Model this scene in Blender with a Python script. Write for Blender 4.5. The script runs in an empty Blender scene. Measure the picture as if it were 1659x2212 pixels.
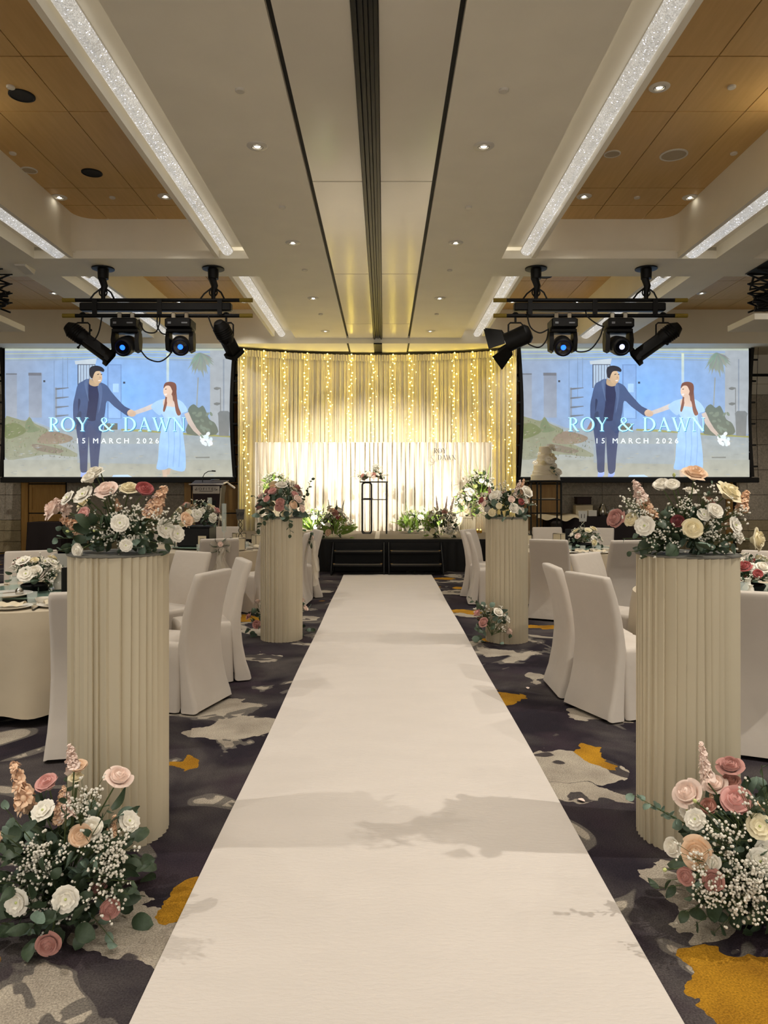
import bpy, math, random
from mathutils import Vector, Matrix, Quaternion
PI = math.pi
R = random.Random(7)
scene = bpy.context.scene
COL = scene.collection

# ------------------------------------------------------------------ camera, world, exposure
FPX, HOR, CAMZ = 1600.0, 1059.0, 1.55            # focal length in px (1659x2212 frame), horizon row, eye height
cam_d = bpy.data.cameras.new('camera')
cam_d.sensor_fit = 'VERTICAL'; cam_d.sensor_height = 36.0; cam_d.sensor_width = 27.0
cam_d.lens = FPX / 2212 * 36.0
cam_d.shift_y = -(1106 - HOR) / 2212
cam_d.clip_start = 0.05; cam_d.clip_end = 100
cam = bpy.data.objects.new('camera', cam_d); COL.objects.link(cam)
cam.location = (0, 0, CAMZ); cam.rotation_euler = (PI / 2, 0, 0)
scene.camera = cam
w = bpy.data.worlds.new('world'); scene.world = w; w.use_nodes = True
w.node_tree.nodes['Background'].inputs[0].default_value = (1.0, 0.95, 0.87, 1)
w.node_tree.nodes['Background'].inputs[1].default_value = 0.85
vs = scene.view_settings
vs.view_transform = 'Standard'; vs.look = 'None'; vs.gamma = 1.0; vs.use_curve_mapping = False
vs.exposure = 0.74
scene.cycles.use_light_tree = True
scene.cycles.use_adaptive_sampling = True; scene.cycles.adaptive_threshold = 0.03
scene.cycles.max_bounces = 5; scene.cycles.diffuse_bounces = 4; scene.cycles.glossy_bounces = 2
scene.cycles.transmission_bounces = 4; scene.cycles.transparent_max_bounces = 6
scene.cycles.sample_clamp_indirect = 4.0
scene.cycles.caustics_reflective = False; scene.cycles.caustics_refractive = False
DOWNLIGHT_W, STAGE_W = 80.0, 1350.0

def at(px, py, Y):                                # a point at distance Y whose picture position is (px, py)
    return Vector(((px - 829.5) * Y / FPX, Y, CAMZ + (HOR - py) * Y / FPX))

# ------------------------------------------------------------------ materials
def lin(c):
    out = []
    for k in c[:3]:
        k = k / 255.0
        out.append(k / 12.92 if k <= 0.04045 else ((k + 0.055) / 1.055) ** 2.4)
    return (*out, 1.0)
MATS = {}
def N(nt, t, **kw):
    n = nt.nodes.new(t)
    for k, v in kw.items():
        if k.startswith('i_'): n.inputs[int(k[2:])].default_value = v
        else: setattr(n, k, v)
    return n
def mat(name, rgb, rough=0.6, var=0.06, scale=8.0, bump=0.0, bscale=60.0, metal=0.0, emit=None, estr=0.0,
        trans=0.0, sheen=0.0, stretch=(1, 1, 1), coat=0.0, spec=0.5, alpha=1.0, sss=0.0, ior=1.45):
    if name in MATS: return MATS[name]
    m = bpy.data.materials.new(name); m.use_nodes = True; nt = m.node_tree
    b = nt.nodes['Principled BSDF']; c = lin(rgb)
    tc = N(nt, 'ShaderNodeTexCoord'); mp = N(nt, 'ShaderNodeMapping'); mp.inputs['Scale'].default_value = stretch
    nt.links.new(tc.outputs['Object'], mp.inputs['Vector'])
    ns = N(nt, 'ShaderNodeTexNoise'); ns.inputs['Scale'].default_value = scale; ns.inputs['Detail'].default_value = 4
    nt.links.new(mp.outputs[0], ns.inputs['Vector'])
    mx = N(nt, 'ShaderNodeMix', data_type='RGBA')
    mx.inputs[6].default_value = tuple(max(0, x * (1 - var * 2)) for x in c[:3]) + (1,)
    mx.inputs[7].default_value = tuple(min(1, x * (1 + var * 2)) for x in c[:3]) + (1,)
    nt.links.new(ns.outputs[0], mx.inputs[0]); nt.links.new(mx.outputs[2], b.inputs['Base Color'])
    b.inputs['Roughness'].default_value = rough; b.inputs['Metallic'].default_value = metal
    b.inputs['Specular IOR Level'].default_value = spec; b.inputs['IOR'].default_value = ior
    b.inputs['Transmission Weight'].default_value = trans; b.inputs['Sheen Weight'].default_value = sheen
    b.inputs['Coat Weight'].default_value = coat; b.inputs['Alpha'].default_value = alpha
    if emit is not None:
        b.inputs['Emission Color'].default_value = lin(emit); b.inputs['Emission Strength'].default_value = estr
    if bump:
        n2 = N(nt, 'ShaderNodeTexNoise'); n2.inputs['Scale'].default_value = bscale; n2.inputs['Detail'].default_value = 3
        nt.links.new(mp.outputs[0], n2.inputs['Vector'])
        bp = N(nt, 'ShaderNodeBump'); bp.inputs['Strength'].default_value = bump; bp.inputs['Distance'].default_value = 0.02
        nt.links.new(n2.outputs[0], bp.inputs['Height']); nt.links.new(bp.outputs[0], b.inputs['Normal'])
    if emit is not None and name != 'fairy_bulb': m.cycles.emission_sampling = 'NONE'
    MATS[name] = m
    return m

def carpet_mat():
    m = bpy.data.materials.new('carpet'); m.use_nodes = True; nt = m.node_tree; L = nt.links.new
    b = nt.nodes['Principled BSDF']; b.inputs['Roughness'].default_value = 0.95; b.inputs['Specular IOR Level'].default_value = 0.1
    g = N(nt, 'ShaderNodeNewGeometry')
    def noise(s, d=4, dist=0.0, off=(0, 0, 0)):
        a = N(nt, 'ShaderNodeVectorMath', operation='ADD'); a.inputs[1].default_value = off; L(g.outputs['Position'], a.inputs[0])
        n = N(nt, 'ShaderNodeTexNoise'); n.inputs['Scale'].default_value = s; n.inputs['Detail'].default_value = d
        n.inputs['Distortion'].default_value = dist; L(a.outputs[0], n.inputs['Vector']); return n
    def ramp(src, p0, p1, c0=(0, 0, 0, 1), c1=(1, 1, 1, 1)):
        r = N(nt, 'ShaderNodeValToRGB'); r.color_ramp.elements[0].position = p0; r.color_ramp.elements[1].position = p1
        r.color_ramp.elements[0].color = c0; r.color_ramp.elements[1].color = c1; L(src, r.inputs[0]); return r
    def mix(fac, a, c):
        x = N(nt, 'ShaderNodeMix', data_type='RGBA'); L(fac, x.inputs[0])
        for i, q in ((6, a), (7, c)):
            if isinstance(q, tuple): x.inputs[i].default_value = q
            else: L(q, x.inputs[i])
        return x.outputs[2]
    def math2(op, a, c):
        x = N(nt, 'ShaderNodeMath', operation=op)
        for i, q in ((0, a), (1, c)):
            if isinstance(q, (int, float)): x.inputs[i].default_value = q
            else: L(q, x.inputs[i])
        return x.outputs[0]
    n1 = noise(1.5, 6, 0.6)
    base = ramp(n1.outputs[0], 0.42, 0.70, lin((50, 44, 52)), lin((104, 97, 94)))
    tint = mix(ramp(noise(2.2, 3, 0, (5, 9, 0)).outputs[0], 0.5, 0.7).outputs[0], base.outputs[0], lin((70, 58, 66)))
    # distorted coordinate for the woven patches
    nd = noise(2.6, 4, 0.4, (3, 1, 0)); sc = N(nt, 'ShaderNodeVectorMath', operation='MULTIPLY_ADD')
    L(nd.outputs['Color'], sc.inputs[0]); sc.inputs[1].default_value = (0.7, 0.7, 0); sc.inputs[2].default_value = (-0.35, -0.35, 0)
    ad = N(nt, 'ShaderNodeVectorMath', operation='ADD'); L(g.outputs['Position'], ad.inputs[0]); L(sc.outputs[0], ad.inputs[1])
    def blob(x, y, rx, ry):
        s = N(nt, 'ShaderNodeVectorMath', operation='SUBTRACT'); L(ad.outputs[0], s.inputs[0]); s.inputs[1].default_value = (x, y, 0)
        k = N(nt, 'ShaderNodeVectorMath', operation='MULTIPLY'); L(s.outputs[0], k.inputs[0]); k.inputs[1].default_value = (1 / rx, 1 / ry, 0)
        ln = N(nt, 'ShaderNodeVectorMath', operation='LENGTH'); L(k.outputs[0], ln.inputs[0])
        return math2('LESS_THAN', ln.outputs['Value'], 1.0)
    def union(lst, start):
        acc = start
        for q in lst: acc = math2('MAXIMUM', acc, blob(*q))
        return acc
    big = noise(1.15, 3, 1.6, (11, 4, 0))
    cream = ramp(big.outputs[0], 0.628, 0.633).outputs[0]
    cream = union([(1.02, 4.15, .38, .26), (0.93, 3.75, .22, .14), (-.86, 2.55, .30, .18), (-.62, 2.95, .10, .30), (-.95, 4.85, .28, .22),
                   (1.12, 2.85, .14, .30), (-1.15, 5.4, .2, .12), (1.15, 7.0, .3, .12), (1.3, 6.1, .16, .08), (-1.2, 6.9, .26, .14),
                   (1.55, 5.15, .3, .12), (1.2, 9.2, .45, .18), (-1.05, 8.9, .3, .2), (1.2, 11.2, .5, .25), (1.15, 12.6, .5, .15),
                   (-1.1, 11.3, .3, .2)], cream)
    hole = ramp(noise(3.4, 2, 0.8, (2, 7, 0)).outputs[0], 0.60, 0.61).outputs[0]
    gold = math2('MULTIPLY', ramp(noise(0.9, 3, 1.2, (21, 15, 0)).outputs[0], 0.68, 0.685).outputs[0], 1.0)
    gold = union([(1.22, 4.32, .15, .17), (-.72, 2.86, .14, .16), (1.30, 2.28, .34, .30), (0.92, 5.5, .16, .2), (1.2, 7.6, .3, .16),
                  (1.95, 8.45, .4, .18), (-1.2, 4.25, .08, .09), (1.1, 9.4, .25, .2), (1.45, 11.6, .35, .3), (-1.75, 9.0, .3, .2), (1.0, 13.0, .3, .15)], gold)
    grey = ramp(big.outputs[0], 0.59, 0.60).outputs[0]
    fine = ramp(noise(160, 2).outputs[0], 0.3, 0.75)
    creamcol = mix(ramp(noise(5, 4).outputs[0], 0.35, 0.7).outputs[0], lin((205, 193, 174)), lin((176, 164, 148)))
    goldcol = mix(ramp(noise(4, 4, 0, (1, 1, 0)).outputs[0], 0.3, 0.75).outputs[0], lin((214, 158, 44)), lin((160, 112, 34)))
    c = mix(grey, tint, lin((122, 115, 108)))
    c = mix(math2('MULTIPLY', cream, math2('SUBTRACT', 1.0, math2('MULTIPLY', hole, 0.9))), c, creamcol)
    c = mix(gold, c, goldcol)
    dk = N(nt, 'ShaderNodeMix', data_type='RGBA', blend_type='MULTIPLY'); dk.inputs[0].default_value = 0.55
    L(c, dk.inputs[6]); L(fine.outputs[0], dk.inputs[7]); L(dk.outputs[2], b.inputs['Base Color'])
    bp = N(nt, 'ShaderNodeBump'); bp.inputs['Strength'].default_value = 0.4; bp.inputs['Distance'].default_value = 0.01
    L(noise(220, 2).outputs[0], bp.inputs['Height']); L(bp.outputs[0], b.inputs['Normal'])
    return m

def wood_mat(name, c0, c1, axis='y', rough=0.45):
    m = bpy.data.materials.new(name); m.use_nodes = True; nt = m.node_tree; L = nt.links.new
    b = nt.nodes['Principled BSDF']; b.inputs['Roughness'].default_value = rough
    g = N(nt, 'ShaderNodeNewGeometry'); mp = N(nt, 'ShaderNodeMapping')
    mp.inputs['Scale'].default_value = {'y': (9, 0.7, 9), 'z': (9, 9, 0.7), 'x': (0.7, 9, 9)}[axis]
    L(g.outputs['Position'], mp.inputs['Vector'])
    n = N(nt, 'ShaderNodeTexNoise'); n.inputs['Scale'].default_value = 2.5; n.inputs['Detail'].default_value = 6; L(mp.outputs[0], n.inputs['Vector'])
    r = N(nt, 'ShaderNodeValToRGB'); r.color_ramp.elements[0].position = .3; r.color_ramp.elements[1].position = .72
    r.color_ramp.elements[0].color = lin(c0); r.color_ramp.elements[1].color = lin(c1); L(n.outputs[0], r.inputs[0]); L(r.outputs[0], b.inputs['Base Color'])
    MATS[name] = m; return m

def crystal_mat(estr):
    m = bpy.data.materials.new('crystal_beads'); m.use_nodes = True; nt = m.node_tree; L = nt.links.new
    b = nt.nodes['Principled BSDF']; b.inputs['Roughness'].default_value = 0.15; b.inputs['Base Color'].default_value = lin((150, 145, 138))
    b.inputs['Metallic'].default_value = 0.3
    g = N(nt, 'ShaderNodeNewGeometry')
    v = N(nt, 'ShaderNodeTexVoronoi'); v.inputs['Scale'].default_value = 105; L(g.outputs['Position'], v.inputs['Vector'])
    sp = N(nt, 'ShaderNodeSeparateColor'); L(v.outputs['Color'], sp.inputs[0])
    r = N(nt, 'ShaderNodeValToRGB'); r.color_ramp.elements[0].position = .0; r.color_ramp.elements[1].position = .97
    r.color_ramp.elements[0].color = (.26, .245, .22, 1); r.color_ramp.elements[1].color = (.5, .475, .43, 1)
    e = r.color_ramp.elements.new(1.0); e.color = (2.2, 2.2, 2.6, 1); L(sp.outputs[0], r.inputs[0])
    n = N(nt, 'ShaderNodeTexNoise'); n.inputs['Scale'].default_value = 1.6; L(g.outputs['Position'], n.inputs['Vector'])
    mx = N(nt, 'ShaderNodeMix', data_type='RGBA', blend_type='MULTIPLY'); mx.inputs[0].default_value = 0.5
    L(r.outputs[0], mx.inputs[6]); L(n.outputs[0], mx.inputs[7])
    L(mx.outputs[2], b.inputs['Emission Color']); b.inputs['Emission Strength'].default_value = estr
    bp = N(nt, 'ShaderNodeBump'); bp.inputs['Strength'].default_value = 0.8; bp.inputs['Distance'].default_value = 0.01
    L(v.outputs['Distance'], bp.inputs['Height']); L(bp.outputs[0], b.inputs['Normal'])
    m.cycles.emission_sampling = 'NONE'
    return m

def stone_mat(name, c0, c1):
    m = bpy.data.materials.new(name); m.use_nodes = True; nt = m.node_tree; L = nt.links.new
    b = nt.nodes['Principled BSDF']; b.inputs['Roughness'].default_value = 0.7
    g = N(nt, 'ShaderNodeNewGeometry')
    n = N(nt, 'ShaderNodeTexNoise'); n.inputs['Scale'].default_value = 16; n.inputs['Detail'].default_value = 6; n.inputs['Distortion'].default_value = 1.5
    L(g.outputs['Position'], n.inputs['Vector'])
    r = N(nt, 'ShaderNodeValToRGB'); r.color_ramp.elements[0].position = .35; r.color_ramp.elements[1].position = .68
    r.color_ramp.elements[0].color = lin(c0); r.color_ramp.elements[1].color = lin(c1); L(n.outputs[0], r.inputs[0]); L(r.outputs[0], b.inputs['Base Color'])
    bp = N(nt, 'ShaderNodeBump'); bp.inputs['Strength'].default_value = 0.6; bp.inputs['Distance'].default_value = 0.02
    L(n.outputs[0], bp.inputs['Height']); L(bp.outputs[0], b.inputs['Normal'])
    MATS[name] = m; return m

def picture_mat():                                # projected photograph: emission from painted face colours with fine mottling
    m = bpy.data.materials.new('projected_picture'); m.use_nodes = True; nt = m.node_tree; L = nt.links.new
    b = nt.nodes['Principled BSDF']; b.inputs['Base Color'].default_value = (.10, .10, .10, 1); b.inputs['Roughness'].default_value = .9
    b.inputs['Specular IOR Level'].default_value = 0.0
    a = N(nt, 'ShaderNodeVertexColor'); a.layer_name = 'tint'
    g = N(nt, 'ShaderNodeTexCoord')
    n = N(nt, 'ShaderNodeTexNoise'); n.inputs['Scale'].default_value = 5; n.inputs['Detail'].default_value = 6; L(g.outputs['Object'], n.inputs['Vector'])
    r = N(nt, 'ShaderNodeValToRGB'); r.color_ramp.elements[0].position = .25; r.color_ramp.elements[1].position = .75
    r.color_ramp.elements[0].color = (.88, .88, .88, 1); r.color_ramp.elements[1].color = (1.08, 1.08, 1.08, 1); L(n.outputs[0], r.inputs[0])
    mx = N(nt, 'ShaderNodeMix', data_type='RGBA', blend_type='MULTIPLY'); mx.inputs[0].default_value = 1
    L(a.outputs[0], mx.inputs[6]); L(r.outputs[0], mx.inputs[7]); L(mx.outputs[2], b.inputs['Emission Color'])
    b.inputs['Emission Strength'].default_value = .72; m.cycles.emission_sampling = 'NONE'
    return m

M_WHITE = mat('ceiling_white', (247, 240, 222), .7, .03, 2)
M_GLOSS = mat('gloss_panel', (244, 237, 220), .16, .03, 1.2, spec=.6)
M_TRACK = mat('track_metal', (30, 28, 26), .4, .1, 3, metal=.6)
M_BLACK = mat('black_matte', (6, 5, 6), .6, .1, 10)
M_BLKM = mat('black_metal', (11, 10, 11), .5, .1, 10, metal=.3)
M_WOODC = wood_mat('ceiling_veneer', (200, 162, 100), (210, 172, 110), 'y')
M_WOODW = wood_mat('wall_veneer', (192, 144, 76), (214, 168, 96), 'z')
M_STONE = stone_mat('rough_stone', (166, 156, 140), (206, 194, 176))
M_STONEL = stone_mat('dado_stone', (168, 154, 122), (188, 172, 138))
M_CARPET = carpet_mat()
M_RUNNER = mat('runner_felt', (216, 207, 198), .95, .025, 2.2, bump=.25, bscale=30, spec=.1, stretch=(1, 2.5, 1))
M_IVORY = mat('ivory_pleat', (204, 192, 166), .6, .03, 3, spec=.3)
M_DRAPE = mat('ivory_drape', (232, 224, 204), .8, .05, 3, sheen=.2, spec=.2)
M_BACK = mat('white_pleat', (244, 236, 222), .7, .03, 2, spec=.2)
M_COVER = mat('chair_cover', (206, 196, 184), .85, .03, 5, bump=.25, bscale=7, sheen=.15, spec=.2)
M_CLOTH = mat('table_cloth', (192, 178, 154), .8, .04, 4, bump=.15, bscale=9, sheen=.1, spec=.2)
M_DKCLOTH = mat('dark_brown_cloth', (34, 24, 24), .8, .1, 6)
M_GREYCARP = mat('stage_carpet', (128, 116, 100), .95, .1, 120, bump=.4, bscale=200)
M_GLASS = mat('clear_glass', (225, 236, 232), .05, .0, 3, alpha=.24, spec=.9)
M_TEAL = mat('green_glass', (148, 178, 162), .06, .02, 3, trans=.35, spec=.7)
M_CHINA = mat('white_china', (226, 220, 208), .25, .02, 6)
M_STEEL = mat('cutlery_steel', (190, 186, 178), .2, .05, 6, metal=1)
M_NAPKIN = mat('cream_napkin', (214, 200, 172), .85, .04, 12, bump=.2)
M_GOLD = mat('gold_metal', (205, 160, 70), .3, .08, 6, metal=.8)
M_MAHOG = mat('dark_mahogany', (44, 24, 24), .6, .12, 7, stretch=(1, 1, .2))
M_CREAM = mat('cream_card', (222, 208, 178), .7, .03, 6)
M_LEAFD = mat('leaf_dark', (64, 80, 58), .5, .2, 9)
M_LEAFE = mat('leaf_eucalyptus', (112, 132, 116), .6, .16, 9)
M_LEAFG = mat('leaf_fresh', (150, 182, 84), .5, .2, 9)
M_STEM = mat('stem_green', (78, 92, 52), .6, .12, 9)
M_GYP = mat('gypsophila_white', (236, 230, 216), .8, .04, 9)
FLOWER = {k: mat('petal_' + k, c, .6, .05, 4, sheen=.2, spec=.25) for k, c in dict(
    white=(242, 236, 222), cream=(238, 226, 190), blush=(244, 220, 206), pink=(220, 166, 158), mauve=(190, 138, 128),
    peach=(240, 208, 176), red=(172, 86, 84), dusty=(186, 132, 116), stock=(244, 206, 172), lime=(206, 214, 140), darkred=(110, 48, 50)).items()}

# ------------------------------------------------------------------ mesh helpers
class MB:
    def __init__(s): s.v = []; s.f = []
    def add(s, vs, fs):
        o = len(s.v); s.v += [tuple(p) for p in vs]; s.f += [tuple(i + o for i in f) for f in fs]; return s
    def box(s, x0, x1, y0, y1, z0, z1):
        return s.add([(x0, y0, z0), (x1, y0, z0), (x1, y1, z0), (x0, y1, z0), (x0, y0, z1), (x1, y0, z1), (x1, y1, z1), (x0, y1, z1)],
                     [(0, 3, 2, 1), (4, 5, 6, 7), (0, 1, 5, 4), (1, 2, 6, 5), (2, 3, 7, 6), (3, 0, 4, 7)])
    def cbox(s, c, h, b=0.0):                     # box with chamfered edges
        if not b: return s.box(c[0] - h[0], c[0] + h[0], c[1] - h[1], c[1] + h[1], c[2] - h[2], c[2] + h[2])
        prof = [(0, -1), (1, 0)]
        ring = lambda hx, hy, z: [(c[0] + x, c[1] + y, c[2] + z) for x, y in ((hx - b, -hy), (hx, -hy + b), (hx, hy - b), (hx - b, hy), (-hx + b, hy), (-hx, hy - b), (-hx, -hy + b), (-hx + b, -hy))]
        return s.rings([ring(h[0] - b, h[1] - b, -h[2]), ring(h[0], h[1], -h[2] + b), ring(h[0], h[1], h[2] - b), ring(h[0] - b, h[1] - b, h[2])], True, True)
    def rings(s, rs, cap0=False, cap1=False):
        n = len(rs[0]); o = len(s.v); fs = []
        for r in rs: s.v += [tuple(p) for p in r]
        for j in range(len(rs) - 1):
            for i in range(n):
                k = (i + 1) % n; fs.append((o + j * n + i, o + j * n + k, o + (j + 1) * n + k, o + (j + 1) * n + i))
        if cap0: fs.append(tuple(o + i for i in reversed(range(n))))
        if cap1: fs.append(tuple(o + (len(rs) - 1) * n + i for i in range(n)))
        s.f += fs; return s
    def tube(s, pts, r, n=6, closed=False, caps=True):
        pts = [Vector(p) for p in pts]; m = len(pts); rr = r if isinstance(r, (list, tuple)) else [r] * m; rings = []
        up = None
        for i, p in enumerate(pts):
            a = pts[i - 1] if (i > 0 or closed) else p; b = pts[(i + 1) % m] if (i < m - 1 or closed) else p
            t = (b - a); t = t.normalized() if t.length > 1e-9 else Vector((0, 0, 1))
            if up is None: up = Vector((0, 0, 1)) if abs(t.z) < .9 else Vector((1, 0, 0))
            x = up - t * up.dot(t)
            if x.length < 1e-6: x = Vector((1, 0, 0)) - t * t.x
            x.normalize(); up = x; y = t.cross(x)
            rings.append([p + x * (rr[i] * math.cos(2 * PI * k / n)) + y * (rr[i] * math.sin(2 * PI * k / n)) for k in range(n)])
        if closed: rings.append(rings[0]); return s.rings(rings)
        return s.rings(rings, caps, caps)
    def cyl(s, p0, p1, r0, r1=None, n=16): return s.tube([p0, p1], [r0, r0 if r1 is None else r1], n)
    def lathe(s, prof, n=24, c=(0, 0, 0), cap0=False, cap1=False):
        return s.rings([[(c[0] + r * math.cos(2 * PI * k / n), c[1] + r * math.sin(2 * PI * k / n), c[2] + z) for k in range(n)] for r, z in prof], cap0, cap1)
    def grid(s, fn, nu, nv):
        o = len(s.v)
        for j in range(nv + 1):
            for i in range(nu + 1): s.v.append(tuple(fn(i / nu, j / nv)))
        for j in range(nv):
            for i in range(nu):
                a = o + j * (nu + 1) + i; s.f.append((a, a + 1, a + nu + 2, a + nu + 1))
        return s
    def ball(s, c, r, n=8, m=5):
        pr = [(max(1e-4, r * math.sin(PI * j / m)), -r * math.cos(PI * j / m)) for j in range(m + 1)]
        return s.lathe(pr, n, c)
    def ico(s, c, r):
        t = (1 + 5 ** .5) / 2; k = r / math.sqrt(1 + t * t)
        vs = [(-1, t, 0), (1, t, 0), (-1, -t, 0), (1, -t, 0), (0, -1, t), (0, 1, t), (0, -1, -t), (0, 1, -t), (t, 0, -1), (t, 0, 1), (-t, 0, -1), (-t, 0, 1)]
        return s.add([(c[0] + x * k, c[1] + y * k, c[2] + z * k) for x, y, z in vs],
                     [(0, 11, 5), (0, 5, 1), (0, 1, 7), (0, 7, 10), (0, 10, 11), (1, 5, 9), (5, 11, 4), (11, 10, 2), (10, 7, 6), (7, 1, 8), (3, 9, 4), (3, 4, 2), (3, 2, 6), (3, 6, 8), (3, 8, 9), (4, 9, 5), (2, 4, 11), (6, 2, 10), (8, 6, 7), (9, 8, 1)])
    def octa(s, c, r):
        return s.add([(c[0] + r, c[1], c[2]), (c[0] - r, c[1], c[2]), (c[0], c[1] + r, c[2]), (c[0], c[1] - r, c[2]), (c[0], c[1], c[2] + r), (c[0], c[1], c[2] - r)], [(0, 2, 4), (2, 1, 4), (1, 3, 4), (3, 0, 4), (2, 0, 5), (1, 2, 5), (3, 1, 5), (0, 3, 5)])
    def xf(s, M):
        s.v = [tuple(M @ Vector(p)) for p in s.v]; return s
    def merge(s, o): return s.add(o.v, o.f)
    def mesh(s, name, m, smooth=True, ang=40):
        me = bpy.data.meshes.new(name); me.from_pydata(s.v, [], s.f); me.validate(); me.update()
        if m: me.materials.append(m)
        if smooth:
            for p in me.polygons: p.use_smooth = True
            me.set_sharp_from_angle(angle=math.radians(ang))
        return me
    def build(s, name, m, parent=None, smooth=True, ang=40, loc=None, **kw):
        return obj(name, s.mesh(name, m, smooth, ang), parent, loc, **kw)

def obj(name, data, parent=None, loc=None, rot=None, scale=None, label=None, cat=None, group=None, kind=None):
    o = bpy.data.objects.new(name, data); COL.objects.link(o)
    if parent is not None: o.parent = parent
    if loc is not None: o.location = loc
    if rot is not None:
        if isinstance(rot, Quaternion): o.rotation_mode = 'QUATERNION'; o.rotation_quaternion = rot
        else: o.rotation_euler = rot
    if scale is not None: o.scale = scale if hasattr(scale, '__len__') else (scale,) * 3
    return tag(o, label, cat, group, kind)
def tag(o, label=None, cat=None, group=None, kind=None):
    if label: o['label'] = label
    if cat: o['category'] = cat
    if group: o['group'] = group
    if kind: o['kind'] = kind
    return o
def thing(name, label, cat, loc=(0, 0, 0), rz=0.0, group=None):
    return obj(name, None, None, loc, (0, 0, rz), None, label, cat, group)
def kids(o): return [c for c in COL.objects if c.parent == o]
def struct(name, mb, m, parent=None, smooth=False, **kw):
    return mb.build(name, m, parent, smooth, kind=None if parent else 'structure', **kw)
def zto(d, roll=0.0): return Vector((0, 0, 1)).rotation_difference(Vector(d).normalized()) @ Quaternion((0, 0, 1), roll)
def rrect(cx, cy, hx, hy, r, z, n=4):             # rounded rectangle ring
    out = []
    for (sx, sy, a0) in ((1, -1, -PI / 2), (1, 1, 0), (-1, 1, PI / 2), (-1, -1, PI)):
        for i in range(n + 1):
            a = a0 + PI / 2 * i / n
            out.append((cx + sx * (hx - r) + r * math.cos(a), cy + sy * (hy - r) + r * math.sin(a), z))
    return out
def spot(name, loc, target, watts, angle, blend=.5, radius=.05, color=(1, .945, .86), parent=None):
    d = bpy.data.lights.new(name, 'SPOT'); d.energy = watts; d.spot_size = math.radians(angle); d.spot_blend = blend
    d.shadow_soft_size = radius; d.color = color
    o = bpy.data.objects.new(name, d); COL.objects.link(o); o.location = loc
    o.rotation_euler = (Vector(target) - Vector(loc)).to_track_quat('-Z', 'Y').to_euler()
    if parent is not None: o.parent = parent
    return o
ORD = ['first', 'second', 'third', 'fourth', 'fifth', 'sixth', 'seventh', 'eighth', 'ninth', 'tenth', 'eleventh', 'twelfth', 'thirteenth', 'fourteenth', 'fifteenth', 'sixteenth']
# ================================================================== THE ROOM
XC = -0.13                                        # the hall's centre line
CZ, WZ = 5.0, 5.65                                # white ceiling height, timber coffer height
YB, YW = 16.8, 18.2                               # bulkhead, back wall
def mx(s, a, b):
    if s > 0: return (a, b)
    return (2 * XC - b, 2 * XC - a)
floor = struct('floor', MB().box(-9.8, 9.6, -6, 18.4, -0.1, 0), M_CARPET)

ceil_b = MB()
ceil_b.box(-2.01, -0.845, -6, YB, CZ, CZ + .1); ceil_b.box(0.585, 1.75, -6, YB, CZ, CZ + .1)
for s in (1, -1):
    for ya_, yb_ in ((-6, 11.03), (11.95, YB)):
        a, b = mx(s, 4.95, 5.45); ceil_b.box(a, b, ya_, yb_, CZ, CZ + .7)
        a, b = mx(s, 9.0, 9.72); ceil_b.box(a, b, ya_, yb_, CZ, CZ + .7)
    a, b = mx(s, 1.75, 9.72)
    ceil_b.box(a, b, 11.03, 11.95, CZ, CZ + .12)
    ceil_b.box(a, b, 11.2, 11.8, CZ + .12, CZ + .72)
ceil_b.box(-9.8, 9.6, YB, YW + .2, CZ - .12, CZ + .9)
ceiling = struct('ceiling', ceil_b, M_WHITE)
for s in (1, -1):
    for (y0, y1) in ((-6, 11.03), (11.95, YB)):
        m = MB()
        for x0, x1 in ((1.75, 2.25), (4.38, 4.95)):
            a, b = mx(s, x0, x1); m.box(a, b, y0, y1, CZ + .17, CZ + .2)
        struct('light_trough', m, M_WHITE, ceiling)
        yb = y1 + (.17 if y1 < 12 else 0); ya = y0
        m = MB()
        for x0, x1 in ((2.19, 2.25), (4.36, 4.42)):
            a, b = mx(s, x0, x1); m.box(a, b, ya, yb - .2, CZ, WZ + .02)
        a, b = mx(s, 5.45, 5.49); m.box(a, b, ya, y1, CZ + .001, WZ + .02)
        struct('coffer_lip', m, M_WHITE, ceiling)
        # rounded corner fillets where the coffer meets the cross beam
        m = MB(); xo = 4.36; rr = .28; pts = [(xo, yb - rr)] + [(xo - rr + rr * math.cos(t), yb - rr + rr * math.sin(t)) for t in [PI / 2 * i / 6 for i in range(7)]] + [(xo, yb)]
        lo = [((x if s > 0 else 2 * XC - x), y, CZ + .09) for x, y in pts]; hi = [(x, y, WZ) for x, y, z in lo]
        m.rings([lo, hi], True, True); struct('corner_fillet', m, M_WHITE, ceiling, smooth=True)
        # timber panels, each board its own piece, with dark joints between
        ys = [-6, -3, -1, 1, 3, 5, 7.0, 8.02, 10.05, 10.66, 11.21] if y0 < 0 else [11.8, 13.2, 14.5, 15.95, YB + .1]
        for xs in ([2.25, 2.41, 3.16, 3.91, 4.37], [5.49, 6.2, 6.95, 7.7, 8.4, 9.0]):
            for i in range(len(xs) - 1):
                for j in range(len(ys) - 1):
                    if xs[i] > 5 and ys[j] < 5: continue
                    a, b = mx(s, xs[i], xs[i + 1])
                    struct('wood_panel', MB().box(a + .006, b - .006, ys[j] + .008, ys[j + 1] - .008, WZ, WZ + .025), M_WOODC, ceiling)
        a, b = mx(s, 2.2, 9.0)
        struct('coffer_backing', MB().box(a, b, y0, y1 + .1, WZ + .03, WZ + .05), M_BLACK, ceiling)
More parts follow.
